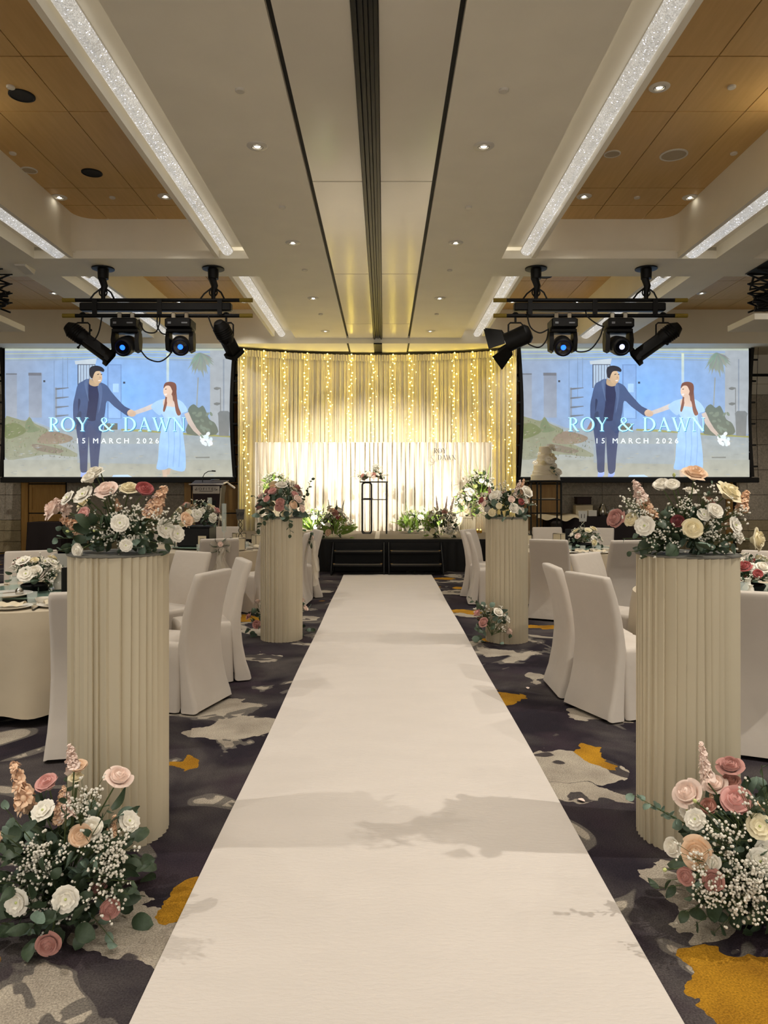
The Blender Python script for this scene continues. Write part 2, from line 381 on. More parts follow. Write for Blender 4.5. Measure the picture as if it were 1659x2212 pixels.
# gloss centre panels, joints and the dark folding-wall track
ysp = [-6, -2.3, 1.2, 4.74, 8.28, 11.82, 15.37, YB - .005]
for j in range(len(ysp) - 1):
    for x0, x1 in ((-.80, -.24), (-.04, .54)):
        struct('ceiling_panel', MB().cbox(((x0 + x1) / 2, (ysp[j] + ysp[j + 1]) / 2, CZ + .025), ((x1 - x0) / 2, (ysp[j + 1] - ysp[j]) / 2 - .008, .025), .004), M_GLOSS, ceiling)
struct('joint_backing', MB().box(-.90, .64, -6, YB, CZ + .052, CZ + .09), M_BLACK, ceiling)
trk = MB()
for x0, x1, z0 in ((-.235, -.20, -.03), (-.19, -.155, .0), (-.145, -.12, -.01), (-.11, -.08, .0), (-.075, -.045, -.03)):
    trk.box(x0, x1, -6, YW - .3, CZ + z0 - .12 * 0, CZ + .06)
trk.box(-.235, -.045, YB - .01, YW - .3, CZ - .14, CZ - .11)
struct('wall_track', trk, M_TRACK, ceiling)
m = MB()
for x in (-.823, .563): m.box(x - .02, x + .02, YB - .002, YW - .35, CZ - .125, CZ - .118)
m.box(-3.2, -.82, YW - .42, YW - .36, CZ - .125, CZ - .118); m.box(.56, 3.0, YW - .42, YW - .36, CZ - .125, CZ - .118)
struct('bulkhead_joint', m, M_BLACK, ceiling)

# walls
wall_back = struct('wall_back', MB().box(-9.8, 9.6, YW + .06, YW + .3, 0, 5.9), M_BLACK)
wall_left = struct('wall_left', MB().box(-9.95, -9.75, -6, YW + .3, 0, 5.9), M_STONEL)
wall_right = struct('wall_right', MB().box(9.55, 9.75, -6, YW + .3, 0, 5.9), M_STONEL)
def stone_field(x0, x1, z0, z1, nx, nz, m, nm='stone_panel'):
    for i in range(nx):
        for j in range(nz):
            a = x0 + (x1 - x0) * i / nx; b = x0 + (x1 - x0) * (i + 1) / nx; c = z0 + (z1 - z0) * j / nz; d = z0 + (z1 - z0) * (j + 1) / nz
            struct(nm, MB().box(a + .006, b - .006, YW + R.uniform(-.006, .0), YW + .06, c + .006, d - .006), m, wall_back)
stone_field(-9.8, -8.92, .82, 3.9, 1, 5, M_STONE); stone_field(-9.8, -8.92, .02, .82, 1, 3, M_STONEL, 'dado_panel')
stone_field(-7.8, -4.9, .82, 3.9, 3, 5, M_STONE); stone_field(-7.8, -4.9, .02, .82, 3, 2, M_STONEL, 'dado_panel')
stone_field(-3.4, 3.2, .02, 4.9, 5, 5, M_STONE)
stone_field(4.35, 8.4, .82, 3.9, 4, 5, M_STONE); stone_field(4.35, 8.4, .02, .82, 4, 2, M_STONEL, 'dado_panel')
stone_field(8.66, 9.58, .82, 3.9, 1, 5, M_STONE); stone_field(8.66, 9.58, .02, .82, 1, 3, M_STONEL, 'dado_panel')
for x0, x1 in ((-9.8, -3.4), (3.2, 9.6)):
    m = MB(); m.box(x0, x1, YW - .02, YW + .06, 3.9, 4.15); m.box(x0, x1, YW - .10, YW + .06, 4.15, 4.33)
    struct('trim_1' if x0 < 0 else 'trim_2', m, M_WHITE)
    struct('upper_wall', MB().box(x0, x1, YW + .02, YW + .06, 4.42, 4.9), M_WHITE, wall_back)
def timber_bay(n, x0, x1, ncol):                  # framed veneer doors below the screens
    d = struct('door_%d' % n, MB().box(x0, x1, YW + .02, YW + .06, .02, 3.9), M_BLACK)
    struct('door_frame', MB().box(x0, x0 + .16, YW - .03, YW + .05, .02, 3.9), M_WOODW, d)
    w = (x1 - x0 - .18) / max(ncol, 1); ncol = ncol if w > .3 else 0; zs = [.04, 1.0, 1.72, 2.44, 3.16, 3.88]
    for i in range(ncol):
        for j in range(5):
            a = x0 + .18 + w * i; c = zs[j]; e = zs[j + 1] - .03
            struct('door_panel', MB().box(a + .01, a + w - .01, YW + .0, YW + .04, c, e), M_WOODW, d)
            m = MB()
            for q in ((a + .01, a + .09, c, e), (a + w - .09, a + w - .01, c, e), (a + .09, a + w - .09, c, c + .07), (a + .09, a + w - .09, e - .07, e)):
                m.box(q[0], q[1], YW - .025, YW + .0, q[2], q[3])
            struct('panel_moulding', m, M_WOODW, d)
timber_bay(1, -8.9, -7.82, 1); timber_bay(2, -4.9, -3.4, 2); timber_bay(3, 3.2, 4.33, 1); timber_bay(4, 8.4, 8.65, 1)

# ================================================================== CEILING FITTINGS
M_LENS = mat('lamp_lens', (255, 250, 240), .3, 0, 3, emit=(255, 248, 232), estr=9)
M_RIM = mat('lamp_rim', (214, 208, 196), .4, .03, 5)
M_GRILLE = mat('speaker_grille', (176, 160, 134), .7, .1, 120)
def me_cache(f, c={}):
    if f.__name__ not in c: c[f.__name__] = f()
    return c[f.__name__]
def rim_me(): return MB().lathe([(.054, -.001), (.060, -.014), (.092, -.014), (.105, -.004), (.105, .01)], 28).mesh('rim', M_RIM)
def lens_me(): return MB().lathe([(.0005, -.009), (.030, -.008), (.032, -.004)], 20).mesh('lens', M_LENS)
def baffle_me(): return MB().lathe([(.030, -.005), (.054, -.003), (.056, -.010)], 24).mesh('baffle', mat('baffle_grey', (120, 114, 104), .5))
def gimbal_me(): return MB().tube([(.05 * math.cos(2 * PI * k / 20), .05 * math.sin(2 * PI * k / 20), -.012) for k in range(20)], .005, 6, True).mesh('gimbal', M_RIM)
def disc_me(): return MB().lathe([(.0005, -.02), (.036, -.02), (.042, -.014), (.042, .0)], 20).mesh('disc', M_RIM)
def downlight(x, y, z, label, group, watts=None, angle=104, tilt=None):
    t = thing('downlight', label, 'ceiling light', (x, y, z), 0, group)
    obj('rim', me_cache(rim_me), t); obj('lens', me_cache(lens_me), t); obj('baffle', me_cache(baffle_me), t); obj('gimbal_ring', me_cache(gimbal_me), t, rot=(.12, 0, 0))
    if watts: 
        tg = (0, 0, -1) if tilt is None else (Vector(tilt) - Vector((x, y, z)))
        spot('downlight_beam', (0, 0, -.03), Vector((0, 0, -.03)) + Vector(tg), watts, angle, .8, .03, parent=t)
    return t
ys_soff = [1.5, 4.5, 7.42, 10.32, 13.3, 16.05]
for side, x, nm in ((-1, -1.27, 'left'), (1, 1.0, 'right')):
    for k, y in enumerate(ys_soff):
        downlight(x, y, CZ, 'recessed downlight in white ceiling %s of the track, %s from the stage' % (nm, ORD[len(ys_soff) - 1 - k]), 'downlights in the white ceiling', DOWNLIGHT_W * (.3 if y > 12 else .6))
    for k, y in enumerate([3.6, 6.38, 9.02, 11.6, 14.5]):
        obj('smoke_detector', me_cache(disc_me), None, (x + .03, y, CZ), label='small white ceiling disc %s of the dark track, %s from the stage' % (nm, ORD[4 - k]), cat='detector', group='ceiling discs')
for side in (-1, 1):
    nm = 'left' if side < 0 else 'right'
    xm = (lambda x: x) if side > 0 else (lambda x: 2 * XC - x)
    for k, (x, y, wv) in enumerate([(2.79, 10.33, 1), (4.28, 10.36, 1), (2.80, 7.53, 1), (4.28, 7.6, 3), (2.8, 4.9, .5), (4.28, 3.0, 6.0), (2.8, 1.2, .7), (4.28, -.2, 1), (2.79, -2.5, 1), (4.28, -2.8, 1),
                                    (2.79, 16.1, .8), (4.2, 16.1, 1.2), (6.6, 15.4, 1.8), (6.4, 10.4, .8), (6.4, 7.0, .8), (8.2, 15.4, 1.8), (8.0, 9.0, .7), (6.4, 3.0, .8)]):
        if side < 0 and k == 2: continue
        if side < 0 and k in (3, 5): wv *= .7
        downlight(xm(x), y, WZ, 'gimballed downlight in the %s timber coffers, number %s counted from the stage side' % (nm, ORD[k] if k < 16 else ORD[k - 10] + ' last'), 'downlights in the timber coffers', DOWNLIGHT_W * wv if k not in (1, 11) else None)
    for k, (x, y) in enumerate([(3.53, 7.52), (3.54, 10.36), (4.25, 9.0)]):
        obj('smoke_detector', me_cache(disc_me), None, (xm(x), y, WZ), label='small white disc in the %s timber coffer, %s from the beam' % (nm, ORD[[2, 0, 1][k]]), cat='detector', group='ceiling discs')
def speaker(x, y, z, r, label, m=M_GRILLE):
    t = thing('ceiling_speaker', label, 'speaker', (x, y, z))
    MB().lathe([(.0005, -.006), (r * .86, -.008), (r * .87, -.002)], 32).build('grille', m, t)
    MB().lathe([(r * .86, -.002), (r * .88, -.014), (r, -.01), (r, .004)], 32).build('rim', M_RIM if m is M_GRILLE else m, t)
speaker(3.54, 9.05, WZ, .165, 'large round white speaker grille in the right timber coffer')
speaker(2.78, 9.02, WZ, .1, 'small round speaker beside the right crystal light')
speaker(-4.54, 9.48, WZ, .1, 'pale round grille in the left timber coffer near the edge')
speaker(-3.76, 7.69, WZ, .13, 'black open recess in left timber, farther from the beam', M_BLACK)
speaker(-3.77, 9.56, WZ, .13, 'black open recess in left timber, nearer to the beam', M_BLACK)
speaker(-6.4, 13.9, WZ, .18, 'wide flat grille above the left scissor lift')
speaker(6.1, 13.6, WZ, .18, 'wide flat grille beside the right scissor lift')
speaker(-3.8, 13.9, WZ, .12, 'dark round recess over the left lighting bar', M_BLACK)
speaker(3.1, 14.2, WZ, .12, 'dark round recess over the right lighting bar', M_BLACK)

# crystal bead light tubes in the troughs
M_CRYSTAL = crystal_mat(.95)
M_CRYSTAL2 = M_CRYSTAL
k = 0
for s, sn in ((1, 'right'), (-1, 'left')):
    for (y0, y1, rn) in ((-6, 10.95, 'near'), (12.0, YB - .05, 'far')):
        for xc_, r_, en in ((2.105, .085, 'inner'), (4.56, .13, 'outer')):
            x = xc_ if s > 0 else 2 * XC - xc_ + (.05 if en == 'inner' else 0)
            t = thing('crystal_light', 'glittering crystal bead light along the %s %s trough, %s bay' % (sn, en, rn), 'light', (x, y0, CZ + .10))
            prof = [(r_ * math.cos(PI + PI * i / 10), r_ * .95 * math.sin(PI + PI * i / 10)) for i in range(11)]
            m = MB(); nY = 2 if y0 < 0 else 1; L_ = y1 - y0
            m.grid(lambda u, v: (r_ * math.cos(PI + PI * u), v * L_, r_ * .95 * math.sin(PI + PI * u)), 12, 4)
            m.add([(px, L_, pz) for px, pz in prof], [tuple(range(11))])
            m.build('bead_net', M_CRYSTAL, t)
            MB().box(-r_ * 1.02, -r_ * .9, 0, L_, -.012, .004).box(r_ * .9, r_ * 1.02, 0, L_, -.012, .004).build('edge_rail', M_RIM, t, False)

# small wedge-shaped box on the beam
t = thing('exit_light_box', 'small white wedge box on the ceiling beam by the left lift', 'box', (-5.55, 11.45, CZ))
MB().add([(-.09, -.16, 0), (.09, -.16, 0), (.09, .16, 0), (-.09, .16, 0), (-.07, -.16, -.03), (.07, -.16, -.03), (.07, .16, -.07), (-.07, .16, -.07)],
         [(0, 1, 2, 3), (4, 7, 6, 5), (0, 4, 5, 1), (1, 5, 6, 2), (2, 6, 7, 3), (3, 7, 4, 0)]).build('housing', M_RIM, t, False)

# scissor lifts with projectors
def lift(x0, x1, sgn, label):
    t = thing('projector_lift', label, 'projector lift', ((x0 + x1) / 2, 11.9, CZ))
    hw = (x1 - x0) / 2
    MB().box(-hw if sgn > 0 else -hw, hw if sgn > 0 else hw - .5, -.85, -.1, -.012, -.004).build('painted_opening_plate', M_BLACK, t, False)  # flat black plate paints the dark of an opening, no hole is cut
    MB().cbox((0, .05, -.75), (hw, .45, .05), .006).build('ceiling_plate', M_WHITE, t, False)
    e = -sgn * (hw - (.25 if sgn > 0 else .14))
    for yy in (-.42, -.12):
        m = MB(); nz = 4; top, bot = -.02, -.62; dz = (top - bot) / nz
        for i in range(nz):
            a, b = top - i * dz, top - (i + 1) * dz
            m.tube([(e - .2, yy, a), (e + .2, yy + .02, b)], .016, 5); m.tube([(e + .2, yy, a), (e - .2, yy + .02, b)], .016, 5)
            m.tube([(e - .22, yy, a), (e + .24, yy, a)], .012, 5)
        m.build('scissor_arm', M_BLKM, t)
    m = MB(); rr = random.Random(3 if sgn > 0 else 4)
    for i in range(9):
        zz = -.42 - i * .028; m.tube([(e - .2 + rr.uniform(-.03, .03) + .46 * q, -.3 + .05 * math.sin(q * 3 + i), zz + .08 * q + .02 * math.sin(q * 6 + i)) for q in [j / 6 for j in range(7)]], .02, 6)
    m.tube([(e - .2, -.28, -.1), (e - .26, -.28, -.3), (e + .1, -.28, -.25), (e - .2, -.28, -.5)], .022, 6)
    m.build('folded_cable', M_BLACK, t)
    MB().cbox((-e * .3, -.05, -.58), (.24, .2, .09), .02).build('projector_body', M_BLACK, t)
    m = MB()
    for px in (-.3, .28):
        for py in (-.3, .15): m.tube([(-e * .3 + px, py, -.70), (-e * .3 + px, py, -.4)], .012, 6)
    m.tube([(-e * .3 - .3, -.3, -.4), (-e * .3 + .28, -.3, -.4), (-e * .3 + .28, .15, -.4), (-e * .3 - .3, .15, -.4)], .012, 6, True)
    m.build('cage', M_BLKM, t)
lift(5.75, 7.5, 1, 'lowered black scissor projector lift with white plate, at the picture right')
lift(2 * XC - 7.5, 2 * XC - 5.75, -1, 'lowered black scissor projector lift with white plate, at the picture left')

# ================================================================== LIGHTING BARS
M_YEL = mat('yellow_tape', (150, 128, 44), .6, .1, 30)
M_BLUE = mat('blue_lens', (20, 60, 255), .2, 0, 3, emit=(30, 90, 255), estr=2.2)
M_LENSD = mat('dark_lens', (14, 16, 24), .08, 0, 3, coat=.6)
def rig(xa, xb, mounts, nm):
    Y, zt, zb = 11.5, 4.50, 4.26
    xm = (xa + xb) / 2; t = thing('lighting_bar', 'black double pipe lighting bar hanging before the %s screen' % nm, 'lighting bar', (xm, Y, zb))
    L2 = (xb - xa) / 2
    for z, n_ in ((zt - zb, 'upper_pipe'), (0, 'lower_pipe')):
        p = MB().cyl((-L2 + .2, 0, z), (L2 - .2, 0, z), .03, n=12).build(n_, M_BLKM, t)
        for q in (-1, 1): MB().cyl((q * (L2 - .2), 0, z), (q * L2, 0, z), .033, n=12).build('end_tape', M_YEL, p)
    MB().cbox((-.02, 0, .13), (1.17, .07, .062), .012).build('socket_box', M_BLKM, t)
    m = MB()
    for q in (-.95, .05, .98): m.box(q - .035, q + .035, -.085, -.06, 0, zt - zb)
    m.build('bracket', M_BLKM, t, False)
    for q in mounts:
        x = q - xm
        mm = MB().lathe([(.0005, CZ - zb - .002), (.17, CZ - zb - .004), (.17, CZ - zb - .022), (.085, CZ - zb - .03), (.08, CZ - zb - .17), (.0005, CZ - zb - .17)], 20, (x, 0, 0))
        mm.build('ceiling_rose', M_BLKM, t)
        m = MB(); m.tube([(x, 0, CZ - zb - .15), (x - .02, 0, .58), (x + .02, 0, .46), (x, 0, .36), (x, 0, .24)], [.05, .06, .055, .04, .03], 8)
        m.tube([(x + .06 * math.cos(a), 0, .36 + .06 * math.sin(a)) for a in [i * PI / 6 for i in range(12)]], .012, 5, True)
        m.tube([(x, 0, .45), (x - .14, 0, .34), (x - .2, 0, .26)], .014, 5); m.tube([(x, 0, .45), (x + .12, 0, .36), (x + .17, 0, .26)], .014, 5)
        m.build('hoist_chain', M_BLKM, t)
    return t
def cable(pts, label):
    m = MB(); pts = [Vector(p) for p in pts]; out = []
    for i in range(len(pts) - 1):
        for k_ in range(6):
            u = k_ / 6; p0 = pts[max(i - 1, 0)]; p1 = pts[i]; p2 = pts[i + 1]; p3 = pts[min(i + 2, len(pts) - 1)]
            out.append(0.5 * ((2 * p1) + (p2 - p0) * u + (2 * p0 - 5 * p1 + 4 * p2 - p3) * u * u + (3 * p1 - p0 - 3 * p2 + p3) * u ** 3))
    m.tube(out + [pts[-1]], .011, 6); return m.build('power_cable', M_BLACK, None, label=label, cat='cable', group='cables on the lighting bars')
def moving_head(x, label, aim=(0, 0), lens=M_BLUE):
    t = thing('moving_head_light', label, 'stage light', (x, 11.46, 4.26))
    m = MB()
    for q in (-.1, .1): m.cbox((q, 0, -.02), (.035, .05, .05), .01)
    m.build('clamp', M_STEEL, t)
    b_ = MB().cbox((0, 0, -.15), (.2, .17, .075), .02).build('base', M_BLKM, t)
    MB().box(-.15, -.10, -.174, -.17, -.17, -.14).box(.06, .15, -.174, -.17, -.165, -.145).build('display', mat('display_grey', (120, 122, 126), .4), b_, False)
    m = MB()
    for q in (-1, 1): m.rings([[(q * .15, y, z) for y, z in ((-.06, -.24), (.08, -.24), (.11, -.4), (.08, -.58), (-.06, -.58), (-.1, -.4))], [(q * .215, y, z) for y, z in ((-.05, -.27), (.07, -.27), (.1, -.4), (.07, -.55), (-.05, -.55), (-.09, -.4))]], True, True)
    m.cbox((0, 0, -.255), (.2, .1, .03), .01)
    m.build('yoke', M_BLKM, t)
    hd = thing('head', None, None, (0, 0, -.47)); hd.parent = t; hd.rotation_euler = (aim[0], 0, aim[1])
    MB().lathe([(.1, .2), (.11, .215), (.135, .2), (.148, .1), (.14, -.12), (.09, -.22), (.0005, -.24)], 28).xf(Matrix.Rotation(PI / 2, 4, 'X')).build('head_shell', M_BLKM, hd)
    MB().lathe([(.0005, .195), (.10, .2)], 24).xf(Matrix.Rotation(PI / 2, 4, 'X')).build('front_lens', M_LENSD, hd)
    MB().lathe([(.0005, .208), (.036, .206), (.04, .198)], 16).xf(Matrix.Rotation(PI / 2, 4, 'X')).build('glowing_led', lens, hd)
    return t
def yoke_hook(m_, x=0):
    m_.tube([(x, 0, .03), (x, 0, -.1)], .018, 6); m_.tube([(x + .045 * math.cos(a), 0, .045 * math.sin(a)) for a in [i * PI / 6 - .6 for i in range(9)]], .014, 6)
    m_.tube([(x - .11, 0, -.32), (x - .11, 0, -.14), (x - .08, 0, -.11), (x + .08, 0, -.11), (x + .11, 0, -.14), (x + .11, 0, -.32)], .013, 6)
def profile_spot(x, direction, label, short=False):
    t = thing('profile_spotlight', label, 'stage light', (x, 11.5, 4.26))
    m = MB(); yoke_hook(m); m.build('yoke', M_BLKM, t)
    q = zto(direction); c = Vector((0, 0, -.34)); Mx = Matrix.Translation(c) @ q.to_matrix().to_4x4()
    L_ = .34 if short else .52
    MB().lathe([(.0005, -.3), (.07, -.29), (.1, -.24), (.125, -.2), (.125, .0), (.1, .06), (.095, .08)], 20, cap0=True).xf(Mx).build('lamp_housing', M_BLKM, t)
    m = MB()
    for i in range(5): m.lathe([(.128, -.2 + i * .035), (.135, -.19 + i * .035), (.128, -.18 + i * .035)], 20)
    m.xf(Mx).build('cooling_fins', M_BLKM, t)
    MB().rings([rrect(0, 0, .09, .09, .03, z) for z in (.05, L_ - .06)], True, True).xf(Mx).build('lens_barrel', M_BLKM, t)
    MB().rings([rrect(0, 0, .12, .12, .02, z) for z in (L_ - .07, L_)], True, False).rings([rrect(0, 0, .1, .1, .02, z) for z in (L_, L_ - .04)], False, True).xf(Mx).build('gel_frame', M_BLKM, t)
    m = MB()
    for a in (0.6, 3.6): m.tube([(.1 * math.cos(a), .1 * math.sin(a), .03), (.17 * math.cos(a), .17 * math.sin(a), .03)], .012, 6).ball((.17 * math.cos(a), .17 * math.sin(a), .03), .022)
    m.xf(Mx).build('focus_knob', M_BLKM, t)
    return t, c + Vector((x, 11.5, 4.26)) + Vector(direction).normalized() * (L_ + .02)
rig(-4.99, -2.04, (-4.36, -2.65), 'left'); rig(1.70, 4.71, (2.36, 4.07), 'right')
moving_head((275 - 829) * 11.5 / 1600, 'black moving head light with blue lens, nearest the left projector lift', (.35, .0))
moving_head((391 - 829) * 11.5 / 1600, 'black moving head light left of the short spotlight, blue lens turned sideways', (.3, .25))
moving_head((1213 - 829) * 11.5 / 1600, 'black moving head light beside the barn door light, blue lens', (.35, -.15))
moving_head((1333 - 829) * 11.5 / 1600, 'black moving head light with pale lens beside the long spotlight', (.3, .0), mat('pale_lens', (200, 205, 255), .2, emit=(190, 200, 255), estr=2))
dl = Vector((.68, .18, -.52)); _, pl = profile_spot((178 - 829) * 11.5 / 1600, dl, 'long black profile spotlight at the left bar end, angled down toward the stage')
dr = Vector((-.68, .18, -.50)); _, pr = profile_spot((1432 - 829) * 11.5 / 1600, dr, 'long black profile spotlight at the right bar end, angled down toward the stage')
profile_spot((488 - 829) * 11.5 / 1600, Vector((.22, .55, -.55)), 'short black spotlight beside the fairy light curtain', True)
# barn-door fresnel
t = thing('barn_door_light', 'black stage light with open barn doors in front of the curtain', 'stage light', ((1113 - 829) * 11.5 / 1600, 11.5, 4.26))
m = MB(); yoke_hook(m); m.build('yoke', M_BLKM, t)
d_ = Vector((-.8, .35, -.32)); Mx = Matrix.Translation((0, 0, -.36)) @ zto(d_).to_matrix().to_4x4()
MB().lathe([(.0005, -.26), (.1, -.25), (.15, -.2), (.15, .1), (.16, .14)], 20, cap0=True).xf(Mx).build('lamp_housing', M_BLKM, t)
MB().lathe([(.0005, .11), (.145, .12)], 20).xf(Mx).build('lens', M_LENSD, t)
for a in range(4):
    q = Matrix.Rotation(a * PI / 2, 4, 'Z') @ Matrix.Translation((.16, 0, .14)) @ Matrix.Rotation(.5, 4, 'Y')
    MB().add([(0, -.13, 0), (0, .13, 0), (0, .2, .27), (0, -.2, .27), (.006, -.13, 0), (.006, .13, 0), (.006, .2, .27), (.006, -.2, .27)], [(0, 1, 2, 3), (7, 6, 5, 4), (0, 3, 7, 4), (1, 5, 6, 2), (2, 6, 7, 3), (0, 4, 5, 1)]).xf(Mx @ q).build('barn_door', M_BLACK, t, False)
P_ = lambda px, py: at(px, py, 11.47)
cable([P_(304, 757), P_(320, 775), P_(345, 781), P_(365, 768), P_(374, 752)], 'drooping cable between the two left moving heads')
cable([P_(220, 685), P_(214, 715), P_(205, 733), P_(196, 738)], 'cable from the bar to the left long spotlight')
cable([P_(340, 682), P_(340, 705), P_(350, 720), P_(366, 723)], 'looped cable on the left bar centre')
cable([P_(300, 690), P_(312, 715), P_(335, 718), P_(344, 700), P_(345, 684)], 'hooked cable behind the left moving heads')
cable([P_(450, 684), P_(458, 705), P_(466, 718)], 'short cable beside the short spotlight')
cable([P_(1235, 750), P_(1250, 760), P_(1275, 755), P_(1295, 730), P_(1303, 705)], 'drooping cable between the two right moving heads')
cable([P_(1138, 672), P_(1145, 705), P_(1165, 719), P_(1183, 712)], 'cable hanging beside the barn door light')
cable([P_(1128, 732), P_(1145, 745), P_(1165, 750), P_(1180, 735), P_(1185, 710)], 'cable from the barn door light to the moving head')
cable([P_(1265, 672), P_(1270, 685), P_(1290, 700), P_(1305, 706)], 'looped cable on the right bar centre')
spot('profile_beam', pl, (-1.2, 17, 1.8), STAGE_W, 40, .9, .06, (1, .945, .83))
spot('profile_beam', pr, (.7, 17, 1.8), STAGE_W, 40, .9, .06, (1, .945, .83))
# ================================================================== LETTERING
def strip(m, pts, z=0.0, th=.004):               # a ribbon of varying width: (x, y, width)
    n = len(pts); A = []; B = []
    for i, (x, y, w_) in enumerate(pts):
        a = pts[max(i - 1, 0)]; b = pts[min(i + 1, n - 1)]; dx, dy = b[0] - a[0], b[1] - a[1]; l = math.hypot(dx, dy) or 1
        nx, ny = -dy / l, dx / l; A.append((x + nx * w_ / 2, y + ny * w_ / 2)); B.append((x - nx * w_ / 2, y - ny * w_ / 2))
    rings = [[(A[i][0], A[i][1], z), (B[i][0], B[i][1], z), (B[i][0], B[i][1], z + th), (A[i][0], A[i][1], z + th)] for i in range(n)]
    m.rings(rings, True, True)
def arc(cx, cy, rx, ry, a0, a1, wmin, wmax, n=16):
    out = []
    for i in range(n + 1):
        a = math.radians(a0 + (a1 - a0) * i / n); out.append((cx + rx * math.cos(a), cy + ry * math.sin(a), wmin + (wmax - wmin) * abs(math.cos(a)) ** 1.5))
    return out
TK, TN, SF = .12, .044, .036
def serif(x, y, w_=.2): return [(x - w_ / 2, y, SF), (x + w_ / 2, y, SF)]
def glyph(ch):
    if ch == 'R': return .64, [[(.14, 0, TK), (.14, 1, TK)], serif(.14, .0125, .26), serif(.1, .9875, .2), arc(.22, .74, .27, .247, 90, -90, TN, TK), [(.14, .985, TN), (.22, .985, TN)], [(.14, .495, TN), (.22, .495, TN)], [(.28, .5, TK * .8), (.48, .12, TK), (.56, .02, TK * .6), (.66, .01, .02)]]
    if ch == 'O': return .84, [arc(.42, .5, .36, .5, 0, 360, TN, TK * 1.1, 36)]
    if ch == 'Y': return .72, [[(.08, 1, TK * .9), (.36, .48, TK * .9)], [(.62, 1, TN), (.38, .46, TN)], [(.36, 0, TK), (.36, .5, TK)], serif(.36, .0125, .26), serif(.1, .9875, .24), serif(.62, .9875, .2)]
    if ch == 'D': return .80, [[(.14, 0, TK), (.14, 1, TK)], serif(.1, .0125, .2), serif(.1, .9875, .2), arc(.26, .5, .44, .487, 90, -90, TN, TK * 1.1, 20), [(.14, .985, TN), (.27, .985, TN)], [(.14, .015, TN), (.27, .015, TN)]]
    if ch == 'A': return .78, [[(.1, 0, TN), (.38, 1, TN)], [(.36, 1.0, TK), (.68, 0, TK)], [(.2, .34, TN), (.56, .34, TN)], serif(.1, .0125, .2), serif(.68, .0125, .24)]
    if ch == 'W': return 1.08, [[(.06, 1, TK), (.34, 0, TK)], [(.34, 0, TN), (.56, .9, TN)], [(.5, 1, TK), (.78, 0, TK)], [(.78, 0, TN), (1.02, 1, TN)], serif(.08, .9875, .24), serif(1.02, .9875, .18), serif(.52, .9875, .2)]
    if ch == 'N': return .84, [[(.14, 0, TN), (.14, 1, TN)], [(.1, 1, TK), (.7, 0, TK)], [(.7, 0, TN), (.7, 1, TN)], serif(.14, .0125, .2), serif(.7, .9875, .2), serif(.08, .9875, .16)]
    if ch == '&': return .95, [[(.92, .52, .03), (.86, .44, .05), (.7, .22, .07), (.52, .04, .06), (.3, -.01, .08), (.12, .1, .11), (.08, .28, .11), (.2, .45, .08), (.42, .6, .06), (.54, .74, .07), (.5, .92, .06), (.36, 1.0, .04), (.24, .92, .07), (.22, .78, .09), (.36, .52, .11), (.6, .22, .115), (.78, .05, .09), (.95, .0, .03)], [(.76, .525, SF), (1.0, .525, SF)]]
    return .38, []
def lettering(text, h, gap=.1):
    m = MB(); x = 0.0
    for i, ch in enumerate(text):
        w_, strokes = glyph(ch)
        for k_, st in enumerate(strokes): strip(m, [(x + p[0] * h, p[1] * h, p[2] * h) for p in st], .0004 * (k_ % 5), .004)
        x += (w_ + gap) * h
    return m, x - gap * h
def text_obj(body, size, m, parent, loc, rot=(PI / 2, 0, 0), sx=1.0, space=1.0, name='printed_lettering', ex=.001, align='CENTER'):
    c = bpy.data.curves.new(name, 'FONT'); c.body = body; c.size = size; c.align_x = align; c.align_y = 'CENTER'; c.space_character = space; c.extrude = ex
    c.materials.append(m); c.resolution_u = 2
    tmp = bpy.data.objects.new(name, c); COL.objects.link(tmp); bpy.context.view_layer.update()
    me = bpy.data.meshes.new_from_object(tmp.evaluated_get(bpy.context.evaluated_depsgraph_get())); bpy.data.objects.remove(tmp)
    if not me.materials: me.materials.append(m)
    me.name = name
    return obj(name, me, parent, loc, rot, (sx, 1, 1))

